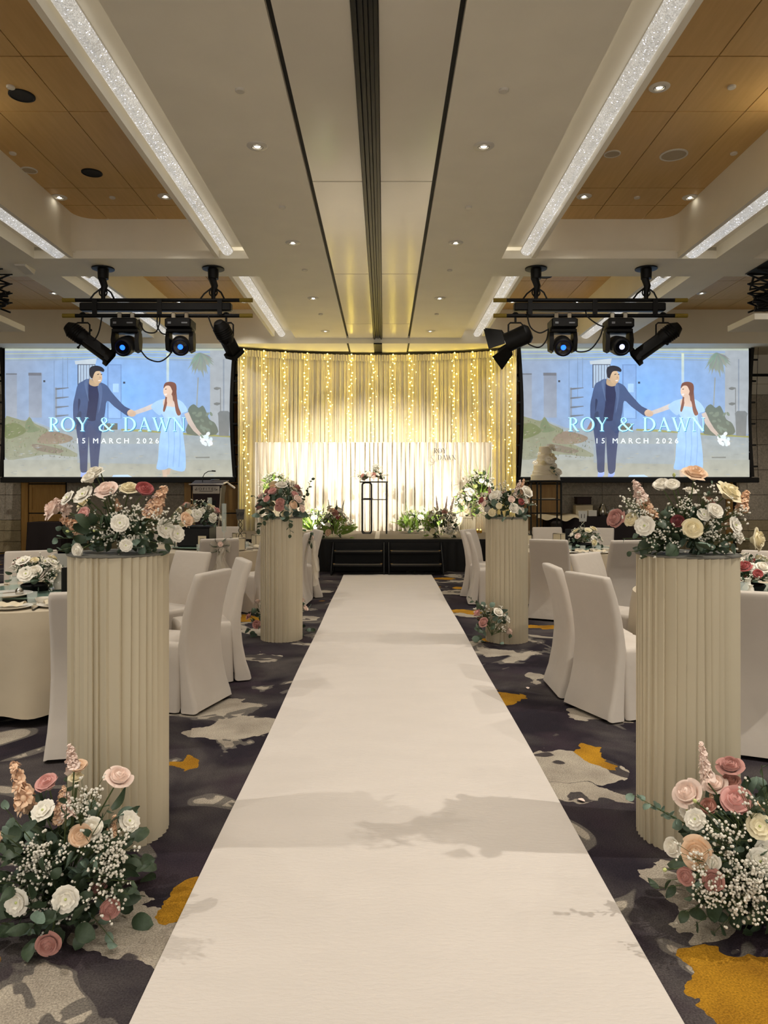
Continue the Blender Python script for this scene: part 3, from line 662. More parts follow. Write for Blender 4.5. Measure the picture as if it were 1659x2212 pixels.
# ================================================================== PROJECTION SCREENS
SW, SH = 5.36, 3.01                               # screen size
def picture_mesh():
    V, F, C = [], [], []
    def uv(zx, zy): return ((zx - 8) / 1597 - .5) * SW, (918 - zy) / 893 * SH
    depth = [0]
    def poly(pts, c0, c1=None, smooth=True, sub=3):
        if smooth:
            n = len(pts); q = []
            for i in range(n):
                p0, p1, p2, p3 = [Vector(pts[(i + k) % n]) for k in (-1, 0, 1, 2)]
                for s_ in range(sub):
                    u = s_ / sub; q.append(0.5 * ((2 * p1) + (p2 - p0) * u + (2 * p0 - 5 * p1 + 4 * p2 - p3) * u * u + (3 * p1 - p0 - 3 * p2 + p3) * u ** 3))
            pts = [(p.x, p.y) for p in q]
        depth[0] += 1; y = -.00018 * depth[0]; o = len(V); ys_ = [p[1] for p in pts]; a, b = min(ys_), max(ys_)
        for zx, zy in pts:
            zx = min(max(zx, 8), 1605); zy = min(max(zy, 25), 918)
            x, z = uv(zx, zy); V.append((x, y, z)); f = (zy - a) / max(b - a, 1)
            l0 = lin(c0); l1 = lin(c1 or c0); C.append(tuple(l0[k] * (1 - f) + l1[k] * f for k in range(3)) + (1,))
        F.append(tuple(range(o, o + len(pts))))
    def rect(x0, y0, x1, y1, c0, c1=None): poly([(x0, y0), (x1, y0), (x1, y1), (x0, y1)], c0, c1, False)
    def ell(cx, cy, rx, ry, c0, c1=None, rot=0): poly([(cx + rx * math.cos(t) * math.cos(rot) - ry * math.sin(t) * math.sin(rot), cy + rx * math.cos(t) * math.sin(rot) + ry * math.sin(t) * math.cos(rot)) for t in [i * PI / 8 for i in range(16)]], c0, c1, False)
    # wall of the building as a grid so the projector's bluish hot spot fades to the edges
    NX, NY = 24, 14
    for j in range(NY + 1):
        for i in range(NX + 1):
            zx, zy = 8 + 1597 * i / NX, 25 + 893 * j / NY; x, z = uv(zx, zy); V.append((x, 0, z))
            dx, dy = (zx - 860) / 800, (zy - 330) / 520; f = min(1, max(0, math.sqrt(dx * dx + dy * dy)))
            a, b = lin((132, 184, 248)), lin((146, 162, 186)); C.append(tuple(a[k] * (1 - f) + b[k] * f for k in range(3)) + (1,))
    for j in range(NY):
        for i in range(NX): k_ = j * (NX + 1) + i; F.append((k_, k_ + 1, k_ + NX + 2, k_ + NX + 1))
    rect(8, 25, 1605, 42, (170, 178, 160), (176, 186, 178))
    for k_, (a, b) in enumerate(((50, 56), (66, 71), (84, 90), (98, 102))): poly([(8, a + 10), (800, a - 4), (1605, a + 14), (1605, b + 14), (800, b - 4), (8, b + 10)], (140, 156, 166) if k_ % 2 else (172, 184, 158), None, False)
    rect(15, 198, 92, 508, (142, 152, 168), (158, 166, 178)); rect(15, 198, 92, 208, (112, 118, 128))
    rect(175, 196, 266, 506, (136, 146, 164), (150, 160, 176)); rect(172, 194, 262, 214, (112, 116, 126))
    rect(276, 246, 290, 260, (70, 76, 86)); rect(833, 256, 848, 270, (60, 72, 92))
    rect(350, 110, 354, 520, (124, 146, 176)); rect(410, 90, 414, 375, (124, 146, 176)); rect(444, 90, 448, 300, (124, 146, 176))
    rect(358, 296, 372, 505, (138, 150, 166))
    for yy in (308, 372, 436, 497): poly([(360, yy - 6), (385, yy - 9), (452, yy - 12), (454, yy - 7), (388, yy + 3), (362, yy + 5)], (112, 120, 132), None, False)
    poly([(495, 112), (650, 95), (640, 136), (500, 136)], (190, 202, 212), None, False)
    rect(515, 135, 640, 300, (78, 86, 104)); rect(522, 140, 636, 300, (172, 192, 214))
    for xx in (536, 556, 576, 596, 616): rect(xx, 140, xx + 4, 300, (98, 106, 124))
    rect(722, 136, 822, 514, (116, 148, 196)); rect(732, 142, 816, 510, (132, 168, 220), (150, 188, 236)); rect(762, 270, 803, 330, (170, 206, 240))
    rect(1136, 60, 1154, 290, (204, 216, 196), (172, 200, 226)); rect(1440, 40, 1605, 620, (160, 168, 176), (168, 174, 178)); rect(1530, 100, 1540, 560, (138, 148, 160))
    for yy in (305, 412): poly([(1465, yy - 5), (1485, yy - 12), (1515, yy - 8), (1515, yy), (1490, yy + 10), (1470, yy + 5)], (120, 124, 124), None, False)
    rect(1510, 300, 1517, 470, (130, 134, 136))
    # ground
    poly([(8, 520), (180, 520), (330, 578), (620, 588), (900, 590), (1100, 603), (1605, 632), (1605, 918), (8, 918)], (150, 164, 176), (172, 172, 158), False)
    poly([(820, 584), (960, 588), (1110, 602), (1400, 620), (1605, 634), (1605, 645), (1300, 628), (1080, 612), (820, 596)], (158, 156, 96), None, False)
    poly([(8, 518), (60, 505), (150, 530), (180, 500), (215, 545), (310, 590), (330, 660), (520, 760), (480, 778), (300, 762), (120, 790), (8, 780)], (136, 140, 112), (148, 150, 130))
    poly([(250, 640), (330, 600), (480, 640), (440, 680), (330, 690), (240, 680)], (140, 124, 108), (150, 136, 118)); poly([(200, 690), (300, 700), (420, 735), (360, 755), (230, 730)], (132, 122, 108))
    poly([(8, 560), (90, 545), (160, 600), (60, 650), (8, 640)], (118, 126, 88)); poly([(150, 560), (185, 505), (215, 560), (260, 590), (170, 610)], (122, 134, 104))
    poly([(520, 500), (475, 585), (540, 590)], (150, 120, 110), None, False); rect(700, 545, 795, 590, (112, 116, 108), (104, 98, 80))
    rg = random.Random(9)
    for i in range(230):
        x = rg.uniform(10, 500); yv = rg.uniform(515, 790) if x < 330 else rg.uniform(600, 790)
        if yv < 515 + x * .22: continue
        c = rg.choice(((112, 124, 84), (146, 152, 118), (128, 112, 96), (168, 160, 144), (96, 106, 80), (156, 138, 118))); l = rg.uniform(8, 26); a = rg.uniform(-.6, .6) if c[0] > 120 else rg.uniform(.8, 2.2)
        poly([(x, yv), (x + l * math.cos(a), yv - l * math.sin(a)), (x + 5, yv + 4)], c, None, False)
    rect(8, 800, 1605, 918, (164, 166, 156), (178, 176, 160)); poly([(520, 690), (1080, 690), (1080, 830), (520, 820)], (154, 166, 178), (160, 168, 170), False)
    poly([(770, 905), (870, 903), (900, 918), (760, 918)], (190, 216, 245), None, False); poly([(1340, 780), (1440, 778), (1440, 788), (1345, 788)], (130, 132, 126), None, False)
    for i in range(120):
        x, yv = rg.uniform(10, 1600), rg.uniform(650, 915); poly([(x, yv), (x + rg.uniform(10, 50), yv - 2), (x + rg.uniform(10, 40), yv + 4)], rg.choice(((152, 156, 152), (176, 174, 160), (160, 168, 174))), None, False)
    # palm, bush, bin
    poly([(1358, 230), (1366, 230), (1356, 430), (1348, 430)], (150, 158, 158), None, False)
    rp = random.Random(5)
    for i in range(26):
        a = PI * (.08 + .84 * i / 25); L_ = rp.uniform(110, 190); cx, cy = 1372, 58; ex, ey = cx + math.cos(a) * L_ * .62, cy + math.sin(a) * L_ + 10
        poly([(cx - 6, cy), (cx + 6, cy), ((cx + ex) / 2 + 12, (cy + ey) / 2 - 6), (ex, ey), ((cx + ex) / 2 - 12, (cy + ey) / 2 + 6)], (118 + rp.randint(-14, 22), 132 + rp.randint(-12, 20), 128), (146, 156, 148), False)
    poly([(1285, 622), (1300, 520), (1292, 450), (1330, 415), (1365, 440), (1395, 425), (1420, 470), (1440, 520), (1482, 550), (1488, 625)], (104, 118, 110), (112, 118, 104))
    for i in range(18): ell(rp.uniform(1310, 1460), rp.uniform(470, 610), 16, 9, (124, 136, 122), None, rp.uniform(0, 3))
    poly([(1498, 478), (1515, 462), (1570, 462), (1588, 480), (1582, 500), (1576, 636), (1508, 634), (1502, 500)], (120, 126, 128), (128, 130, 128), False)
    # the man
    for (x0, dx) in ((548, 0), (620, 4)): poly([(x0 + 4, 868), (x0 + 40, 866), (x0 + 44, 900), (x0 + 30, 918), (x0 - 4, 918)], (176, 196, 236), (150, 168, 230), False)
    poly([(524, 530), (692, 540), (690, 620), (680, 720), (672, 800), (664, 882), (622, 892), (612, 800), (606, 700), (602, 640), (596, 740), (592, 860), (588, 884), (546, 882), (540, 800), (532, 700)], (66, 78, 116), (76, 82, 108))
    poly([(600, 240), (560, 256), (526, 280), (508, 350), (494, 420), (496, 520), (512, 560), (540, 530), (600, 540), (660, 610), (692, 606), (704, 540), (716, 470), (730, 392), (780, 432), (860, 490), (878, 496), (898, 456), (850, 428), (800, 376), (760, 330), (728, 286), (680, 262)], (78, 98, 138), (60, 74, 112))
    poly([(604, 262), (640, 284), (668, 280), (672, 340), (664, 420), (652, 500), (644, 530), (588, 520), (596, 430), (600, 340)], (48, 54, 88), (44, 50, 84))
    poly([(600, 244), (590, 300), (604, 400), (584, 330), (572, 262)], (92, 112, 150)); poly([(676, 266), (696, 310), (690, 400), (668, 480), (678, 380), (664, 300)], (88, 108, 148))
    poly([(530, 380), (545, 392), (536, 440), (528, 470)], (50, 60, 92)); poly([(524, 480), (552, 470), (540, 560), (520, 560)], (56, 68, 100))
    poly([(612, 236), (640, 262), (664, 268), (672, 284), (640, 292), (606, 276)], (186, 160, 130))
    ell(660, 226, 36, 50, (214, 186, 154), (196, 166, 134), -.18); ell(630, 226, 9, 15, (198, 168, 138))
    poly([(612, 226), (606, 184), (616, 158), (650, 148), (688, 156), (710, 176), (704, 192), (676, 186), (650, 190), (636, 214), (628, 236)], (40, 42, 54), (50, 48, 56))
    poly([(660, 208), (674, 204), (676, 209), (662, 213)], (70, 60, 56), None, False); poly([(684, 208), (696, 206), (697, 211), (686, 213)], (70, 60, 56), None, False)
    poly([(678, 216), (688, 234), (678, 238)], (180, 146, 120), None, False); poly([(666, 250), (690, 246), (684, 256), (672, 257)], (232, 216, 206), None, False)
    # the woman
    poly([(1112, 868), (1150, 868), (1146, 918), (1118, 918)], (206, 182, 160), None, False); poly([(1150, 868), (1176, 862), (1160, 905), (1142, 900)], (196, 172, 150), None, False)
    poly([(918, 462), (980, 440), (1050, 410), (1058, 444), (990, 468), (926, 488)], (214, 206, 204), (204, 194, 190), False)
    poly([(1266, 482), (1296, 470), (1322, 530), (1352, 580), (1388, 624), (1372, 636), (1330, 600), (1292, 548)], (206, 192, 184), (196, 178, 164), False)
    poly([(1120, 380), (1070, 396), (1036, 428), (1050, 456), (1092, 492), (1116, 480), (1122, 510), (1104, 600), (1090, 700), (1084, 800), (1074, 862), (1130, 868), (1160, 856), (1200, 872), (1268, 876), (1276, 790), (1268, 700), (1258, 620), (1250, 550), (1240, 510), (1248, 478), (1290, 462), (1262, 410), (1222, 382), (1180, 372)], (172, 208, 246), (158, 196, 242))
    poly([(1122, 384), (1176, 372), (1216, 386), (1206, 430), (1160, 440), (1124, 432)], (216, 196, 184)); poly([(1120, 434), (1206, 440), (1232, 470), (1230, 508), (1124, 506)], (178, 212, 248))
    for xx in (1150, 1190, 1230): poly([(xx, 520), (xx + 5, 520), (xx + 12, 700), (xx + 2, 850), (xx - 6, 850), (xx + 6, 700)], (146, 184, 232), None, False)
    poly([(1130, 300), (1138, 272), (1172, 262), (1206, 276), (1212, 330), (1218, 390), (1228, 440), (1244, 482), (1222, 494), (1206, 460), (1196, 400), (1170, 380), (1150, 400), (1140, 440), (1128, 468), (1118, 456), (1130, 400), (1136, 350)], (126, 88, 78), (138, 92, 76))
    ell(1152, 322, 32, 46, (232, 206, 186), (222, 192, 172), .12); poly([(1150, 360), (1180, 350), (1186, 400), (1160, 420), (1146, 400)], (222, 196, 178))
    poly([(1122, 306), (1132, 270), (1172, 260), (1208, 276), (1212, 326), (1196, 356), (1182, 320), (1166, 290), (1140, 288)], (128, 86, 74), (118, 80, 70))
    poly([(1132, 310), (1144, 308), (1144, 313), (1133, 315)], (84, 64, 60), None, False); poly([(1126, 344), (1148, 342), (1142, 356), (1130, 354)], (236, 226, 222), None, False)
    poly([(870, 470), (890, 452), (915, 460), (930, 474), (926, 494), (900, 502), (876, 492)], (218, 190, 166), (204, 174, 150))
    for i in range(16): ell(rp.uniform(1385, 1465), rp.uniform(620, 695), 16, 12, (228 + rp.randint(-14, 10), 236, 240), None, rp.uniform(0, 3))
    poly([(1372, 620), (1392, 628), (1402, 650), (1388, 650)], (140, 158, 140), None, False)
    me = bpy.data.meshes.new('projected_picture'); me.from_pydata(V, [], F); me.update(); me.materials.append(picture_mat())
    ca = me.color_attributes.new('tint', 'FLOAT_COLOR', 'POINT')
    for i, c in enumerate(C): ca.data[i].color = c
    return me
PIC = picture_mesh()
M_TITLE = mat('title_cyan', (150, 220, 240), .5, 0, 3, emit=(160, 226, 244), estr=.95)
M_TITLED = mat('title_shade', (90, 140, 170), .5, 0, 3, emit=(70, 130, 170), estr=.6)
M_DATE = mat('date_white', (220, 235, 240), .5, 0, 3, emit=(222, 238, 244), estr=.9)
ltm, ltw = lettering('ROY & DAWN', 93 / 893 * SH, .115)
want = (1283 - 335) / 1597 * SW
LT = ltm.mesh('title_lettering', M_TITLE, False); LTS = ltm.mesh('title_shadow', M_TITLED, False)
def screen(x, Y, z0, label, bar_ext):
    t = thing('projection_screen', label, 'screen', (x, Y, z0))
    bow = lambda v: .07 * math.sin(PI * v)       # the tensioned sides bow inward
    b = MB(); b.grid(lambda u, v: ((u - .5) * 2 * (SW / 2 + .075 - (bow(v) if v < 1 else 0)), .012, -.02 + v * (SH + .02)), 1, 20); b.grid(lambda u, v: ((u - .5) * 2 * (SW / 2 + .075 - bow(v)), .02, -.02 + v * (SH + .02)), 1, 20)
    b.build('black_border', M_BLACK, t, False)
    obj('projected_picture', PIC, t)
    # curved masks keep the picture sides bowed
    for s in (-1, 1):
        MB().grid(lambda u, v: (s * (SW / 2 + .075 - bow(v) - .075 * u) , -.125, v * SH), 1, 20).grid(lambda u, v: (s * (SW / 2 + .075 - bow(v)), -.125 + .145 * u, v * SH), 1, 20).build('tension_edge', M_BLACK, t, False)
        for k in range(6):
            v = .08 + k * .165; e = s * (SW / 2 + .075 - bow(v))
            MB().box(min(e, e + s * .09), max(e, e + s * .09), -.13, -.1, v * SH - .02, v * SH + .02).build('tension_tab', M_BLACK, t, False)
        m = MB(); m.tube([(s * (SW / 2 + .17 - .6 * bow(v)), -.115, v * SH) for v in [i / 12 for i in range(13)]], .006, 4); m.build('tension_cord', M_BLACK, t)
    MB().cbox((0, -.06, -.075), (SW / 2 + bar_ext, .05, .06), .01).build('bottom_bar', M_BLACK, t, False)
    k = want / ltw
    x0 = ((335 - 8) / 1597 - .5) * SW; zt = (918 - 603) / 893 * SH
    obj('title_shadow', LTS, t, (x0 + .018, -.148, zt - .014), (PI / 2, 0, 0), (k, 1, 1)); obj('title_lettering', LT, t, (x0, -.155, zt), (PI / 2, 0, 0), (k, 1, 1))
    text_obj('15 MARCH 2026', .17, M_DATE, t, (((809 - 8) / 1597 - .5) * SW, -.155, (918 - 672) / 893 * SH), sx=1.06, space=1.62, name='date_lettering')
    return t
screen(-6.20, 17.35, 1.862, 'projection screen left of the curtain showing a couple and a wedding date', .06)
screen(5.86, 17.35, 1.862, 'projection screen behind the wedding cake showing a couple and a date', .20)

# ================================================================== STAGE
ST, SY0, SY1 = .617, 14.1, 17.11
t = thing('stage', 'low black stage with grey carpeted top below the backdrop', 'stage', (0, SY0, 0)); STAGE = t
MB().box(-4.6, 3.8, 0, SY1 - SY0, ST - .04, ST).build('carpet_top', M_GREYCARP, t, False)
m = MB(); m.grid(lambda u, v: (-4.6 + 8.4 * u, .008 * math.sin(u * 300), .01 + v * (ST - .05)), 300, 2); m.box(-4.59, -4.55, .02, 2.98, 0, ST - .04); m.box(3.75, 3.79, .02, 2.98, 0, ST - .04)
m.build('skirt', M_BLACK, t)
MB().box(-4.6, 3.8, -.012, .01, ST - .05, ST + .002).build('edge_trim', M_BLKM, t, False)
MB().box(-.18, -.09, .1, 3.0, ST, ST + .004).build('seam_tape', mat('grey_tape', (176, 166, 150), .5), t, False)
M_STEPE = mat('step_edge', (140, 110, 60), .4, .1, 20, metal=.6)
def steps(x0, x1, label):
    t = thing('stage_steps', label, 'steps', ((x0 + x1) / 2, SY0, 0)); hw = (x1 - x0) / 2
    for z, y in ((.40, -.22), (.18, -.48)):
        p = MB().cbox((0, y, z), (hw - .05, .14, .025), .006).build('tread', M_BLKM, t)
        MB().box(-hw + .06, hw - .06, y - .146, y - .138, z + .008, z + .026).build('tread_nosing', mat('nosing_grey', (96, 90, 78), .5), p, False)
        for s in (-1, 1): MB().cbox((s * (hw - .07), y - .12, z + .028), (.02, .025, .006), .002).build('brass_corner', M_STEPE, p)
    for s in (-1, 1):
        m = MB(); x = s * (hw - .02)
        m.tube([(x, -.64, .02), (x, -.62, .12), (x, -.1, .52), (x, -.04, .55)], .018, 6); m.tube([(x, -.05, .02), (x, -.05, .55)], .018, 6); m.tube([(x, -.64, .02), (x, -.05, .02)], .018, 6)
        m.build('side_frame', M_BLKM, t)
    MB().box(-hw + .04, hw - .04, -.04, -.03, .02, .56).build('riser_skirt', M_BLACK, t, False)
steps(-.98, .02, 'black two-tread steps left of the gap, up to the stage'); steps(.07, 1.10, 'black two-tread steps right of the gap, up to the stage')

# fairy-light curtain
def cpath(u):                                     # slightly curved plan, ends come forward
    return -3.39 + 6.46 * u, 17.9 - .75 * (2 * u - 1) ** 2
rr = random.Random(11); ph = [rr.uniform(0, 6.28) for _ in range(8)]
def drape(u, v):
    x, y = cpath(u); a = .026 * math.sin(u * 420 + 3 * math.sin(u * 23 + ph[0])) + .024 * math.sin(u * 800 + ph[1] + 2 * math.sin(u * 41)) + .018 * math.sin(u * 150 + ph[2])
    k_ = .55 + .45 * (1 - v) if v < .97 else .35
    return x + .02 * math.sin(u * 400 + v * 2) * (1 - v), y + a * k_ * 1.25, .03 + 4.72 * v
t = thing('curtain', 'tall ivory pleated curtain hung with fairy lights behind the stage', 'curtain', (0, 0, 0))
MB().grid(drape, 1400, 12).build('drape', M_DRAPE, t)
m = MB(); m.grid(lambda u, v: (cpath(u)[0], cpath(u)[1] - .05 + .02 * math.sin(u * 700), 4.66 + .15 * v + .006 * math.sin(u * 290)), 700, 3); m.build('gathered_header', M_DRAPE, t)
m = MB(); m.tube([(cpath(i / 30)[0], cpath(i / 30)[1] + .02, 4.76) for i in range(31)], .02, 8); m.build('rail', M_DRAPE, t)
M_BULB = mat('fairy_bulb', (255, 240, 190), .3, 0, 3, emit=(255, 226, 96), estr=11)
M_WIRE = mat('clear_wire', (190, 170, 100), .3, .05, 5, trans=.3)
tops = [530, 573, 615, 660, 708, 755, 802, 848, 889, 941, 983, 1022, 1060, 1098]
for i, px in enumerate(tops):
    x_ = (px - 829.5) * 17.35 / 1600
    u0 = (x_ + 3.39) / 6.46; x, y = cpath(u0); zb = 1.0 if i in (0, 12, 13) else 2.45
    t = thing('fairy_light_strand', 'vertical string of glowing warm fairy lights, %s from the left on the curtain' % ORD[i], 'fairy lights', (x, y - .11, 0), 0, 'fairy light strings')
    z = 4.80; pts = []; b = MB(); q = 0
    while z > zb:
        dx = rr.uniform(-.055, .055) + (.10 * (4.8 - z) / 3.8 if i == 0 else 0); pts.append((dx, rr.uniform(-.012, .012), z)); b.octa((dx, -.02, z), .019 if rr.random() < .75 else .014); z -= rr.uniform(.07, .115)
        if rr.random() < .3: b.octa((dx + rr.uniform(-.1, .1), .0, z + .03), .010)
    MB().tube(pts, .003, 4).build('wire', M_WIRE, t); b.build('bulbs', M_BULB, t, kind='stuff')

# pleated white backdrop
BX0, BX1, BY, BZ1 = -2.94, 2.47, 17.02, 2.65
t = thing('pleated_backdrop', 'white folded paper backdrop with two names, standing on the stage', 'backdrop', ((BX0 + BX1) / 2, BY, ST)); hw = (BX1 - BX0) / 2; npl = 52
m = MB(); nv = 8; H = BZ1 - ST; wv = 2 * hw / npl
def bcol(k, v):
    kk = k // 2; e = .24 * wv * math.sin(PI * (v * 1.1 + .1) + PI * (kk % 2)) * (1 if k % 2 else -.4)
    jit = .02 * math.sin(kk * 7.3 + 1.7)
    return (-hw + wv * (k / 2) + e + jit * .6, (-.12 if k % 2 else .0) + .02 * math.sin(kk * 2.1), v * H + (.0 if k % 2 else -.0))
for k in range(2 * npl):
    m.grid(lambda u, v: tuple(a * (1 - u) + b_ * u for a, b_ in zip(bcol(k, v), bcol(k + 1, v))), 1, nv)
m.build('pleats', M_BACK, t, False)
MB().box(-hw, hw, .03, .06, 0, H).build('support_panel', M_CREAM, t, False)
MB().box(-hw, -hw + .03, -.11, .05, 0, H).box(hw - .03, hw, -.11, .05, 0, H).build('end_return', M_BACK, t, False)
M_SIGN = mat('sign_grey', (58, 52, 46), .4, .05, 9)
for txt, px, py, h in (('ROY', 937, 979, .112), ('DAWN', 946, 993.5, .112)):
    g_, gw = lettering(txt, h, .12); p = at(px, py, BY - .19)
    o = obj('name_lettering', g_.mesh('name_lettering', M_SIGN, False), t, p - Vector(((BX0 + BX1) / 2, BY, ST)), (PI / 2, 0, 0))
    o.scale = ((27 if txt == 'ROY' else 39) * (BY - .19) / 1600 / gw, 1, 2)
p = at(934, 1000, BY - .19) - Vector(((BX0 + BX1) / 2, BY, ST)); m = MB()
strip(m, [(-.08, -.02, .006), (-.04, -.05, .008), (.02, -.03, .014), (.04, .04, .018), (.01, .09, .018), (-.03, .12, .014), (-.02, .17, .01), (.03, .18, .008), (.05, .15, .006)], 0, .01)
strip(m, [(-.06, .05, .006), (-.03, .02, .010), (.0, .0, .012), (.05, .02, .008), (.08, .08, .006)], .001, .01)
m.build('script_ampersand', mat('sign_taupe', (150, 138, 122), .5), t, False, loc=p).rotation_euler = (PI / 2, 0, 0)

# altar-style bar tables
def rloop(hx, hz, r, n=5):
    out = []
    for sx, sz, a0 in ((1, -1, -PI / 2), (1, 1, 0), (-1, 1, PI / 2), (-1, -1, PI)):
        for i in range(n + 1):
            a = a0 + PI / 2 * i / n; out.append((sx * (hx - r) + r * math.cos(a), sz * (hz - r) + r * math.sin(a)))
    return out
def bar_table(px0, px1, Y, ztop, label):
    x0, x1 = [(p - 829.5) * Y / 1600 for p in (px0, px1)]
    t = thing('bar_table', label, 'table', ((x0 + x1) / 2, Y, ST)); hw = (x1 - x0) / 2; H = ztop - ST
    MB().cbox((0, .2, H - .012), (hw, .24, .012), .004).build('table_top', M_BLKM, t)
    for yy in (.02, .38):
        MB().tube([(-hw + .15 + a, yy, H / 2 - .012 + c) for a, c in rloop(.10, H / 2 - .014, .06)], .016, 6, True).build('loop_leg', M_BLKM, t)
        MB().tube([(hw - .03, yy, H - .03), (hw - .03, yy, .0)], .017, 6).build('leg', M_BLKM, t)
    MB().box(-hw + .03, hw - .01, .02, .38, H * .645, H * .645 + .016).build('shelf', M_BLKM, t, False)
    return t
bar_table(777, 838, 15.83, 1.74, 'tall black metal bar table with flowers at the stage centre')
bar_table(1142, 1216, 15.05, 1.75, 'tall black metal table carrying the wedding cake')
o = MB().lathe([(.0005, .0), (.09, .0), (.12, .02), (.11, .022), (.08, .01), (.0005, .01)], 20).build('ring_dish', M_BLKM, None, loc=at(795, 1079, 15.95), label='small dark dish on the shelf of the centre bar table', cat='dish')
o.location.z = ST + (1.74 - ST) * .645 + .017
o = MB().cbox((0, 0, .012), (.14, .1, .012), .003).build('cake_tray', M_CREAM, None, label='thin pale box on the shelf below the wedding cake', cat='box'); o.location = (3.35, 15.2, ST + (1.75 - ST) * .645 + .017)

# wedding cake
M_ICING = mat('icing', (240, 230, 208), .6, .03, 10, spec=.3)
ck = thing('wedding_cake', 'five-tier ivory wedding cake with cascading flowers on the black table', 'cake', at(1178, 1036.5, 15.22)); ck.location.z = 1.751
px = 15.22 / 1600
zz = 0
for wd, h, on in ((62, 12.5, 0), (55, 8, 0), (50, 13, 1), (38, 13, 0), (33, 9, 1), (27, 17.5, 2)):
    r = wd / 2 * px; hh = h * px
    tr = MB().lathe([(.0005, zz), (r, zz), (r, zz + hh - .012), (r - .012, zz + hh), (.0005, zz + hh)], 36, (0, 0, 0)).build('tier', M_ICING, ck)
    m = MB(); nb = int(2 * PI * r / .022)
    for k in range(nb): m.ico((r * math.cos(2 * PI * k / nb), r * math.sin(2 * PI * k / nb), zz + .008), .011)
    m.build('piped_beads', M_ICING, tr)
    zz += hh
CAKE_TOP = zz

# lectern
LY = 15.6
p = at(452, 1147, LY); t = thing('lectern', 'dark mahogany lectern with pale name plate and gooseneck microphone', 'lectern', (p.x, LY, ST))
MB().rings([[(s * w_, y, z) for s, y in ((-1, y0), (1, y0), (1, .2), (-1, .2))] for w_, y0, z in ((.23, -.2, 0), (.23, -.2, .1), (.29, -.24, .88))], True, True).build('body', M_MAHOG, t, False)
MB().rings([[(s * w_, y, z) for s, y in ((-1, y0), (1, y0), (1, y0 + .02), (-1, y0 + .02))] for w_, y0, z in ((.17, -.222, .3), (.2, -.24, .72))], True, True).build('front_panel', M_BLACK, t, False)
MB().rings([[(-.33, -.29, 1.02), (.33, -.29, 1.02), (.36, .26, 1.12), (-.36, .26, 1.12)], [(-.33, -.29, 1.05), (.33, -.29, 1.05), (.36, .26, 1.15), (-.36, .26, 1.15)]], True, True).build('sloped_top', M_MAHOG, t, False)
MB().rings([[(s * w_, y, z) for s, y in ((-1, -.24), (1, -.24), (1, .22), (-1, .22))] for w_, z in ((.29, .88), (.31, 1.03))], False, False).build('head_box', M_MAHOG, t, False)
M_ALU = mat('pale_aluminium', (208, 202, 194), .35, .04, 6, metal=.2)
MB().cbox((0, -.30, 1.06), (.35, .012, .012)).build('front_edge', M_ALU, t, False)
m = MB(); m.tube([(.36, -.28, 1.07), (.37, .0, 1.10), (.52, .1, .98)], .02, 4); m.tube([(.30, -.25, .98), (.24, -.22, .1)], .012, 4); m.build('side_rail', M_ALU, t)
pn = MB().cbox((0, -.265, .945), (.275, .012, .085), .006).build('name_plate', mat('plate_cream', (208, 200, 190), .5), t)
M_INK = mat('ink_grey', (62, 58, 58), .6)
text_obj('SOFITEL', .075, M_INK, pn, (0, -.281, .957), sx=1.25, space=1.35, name='plate_lettering'); MB().box(-.14, .14, -.2805, -.279, .908, .918).build('plate_small_line', M_INK, pn, False)
for s in (-1, 1): MB().ball((s * .22, -.279, .945), .012, 8, 4).build('plate_emblem', M_INK, pn)
m = MB(); m.tube([(-.14, 0, 1.08), (-.14, 0, 1.2), (-.1, 0, 1.28), (-.02, -.01, 1.33), (.08, -.02, 1.34)], .008, 6); m.build('microphone_neck', M_BLKM, t); MB().cyl((.06, -.02, 1.34), (.14, -.03, 1.335), .014, n=8).build('microphone_tip', M_BLACK, t)
m = MB(); m.tube([(.02, .05, 1.14), (.1, .0, 1.15), (.2, .06, 1.15)], .012, 5); m.build('reading_lamp_cable', M_STEEL, t)
# ================================================================== FLOWER PROTOTYPES (shared mesh data)
def rose_mesh(seed, n=18, openness=1.0):          # nested cupped petals, rims rolled outward
    r_ = random.Random(seed); m = MB(); phi = 0.0
    for li, (cnt, R0, h, curl, hw) in enumerate(((2, .09, .98, .05, 1.5), (3, .21, .98, .09, 1.15), (4, .36, .93, .13, .98), (5, .53, .82, .22, .82), (6, .70, .64, .36, .72))):
        if li == 4 and openness < .8: R0, h, curl = .66, .72, .2
        for k in range(cnt):
            a0 = phi + 2 * PI * k / cnt + r_.uniform(-.15, .15); hh = h * r_.uniform(.94, 1.06); wav = r_.uniform(-.06, .06); cu = curl * r_.uniform(.7, 1.3)
            def fn(u, v, a0=a0, R0=R0, hh=hh, cu=cu, hw=hw, wav=wav):
                s = 2 * u - 1; wd = hw * (.55 + .45 * math.sin(PI * min(1, .2 + .62 * v)))
                rr_ = R0 * math.sin(PI / 2 * min(1, v * 1.15 + .12)) ** .8 + cu * v ** 4 + .05 * s * R0
                z = hh * v ** 1.15 - cu * .55 * v ** 7 - .13 * hh * abs(s) ** 3 * v + wav * s * v
                a = a0 + s * wd; return rr_ * math.cos(a), rr_ * math.sin(a), z - .2
            m.grid(fn, 6, 5)
        phi += .7
    m.lathe([(.04, -.42), (.22, -.36), (.36, -.12), (.66, .2), (.5, .36), (.34, .5), (.2, .62), (.0005, .68)], 12)
    return m
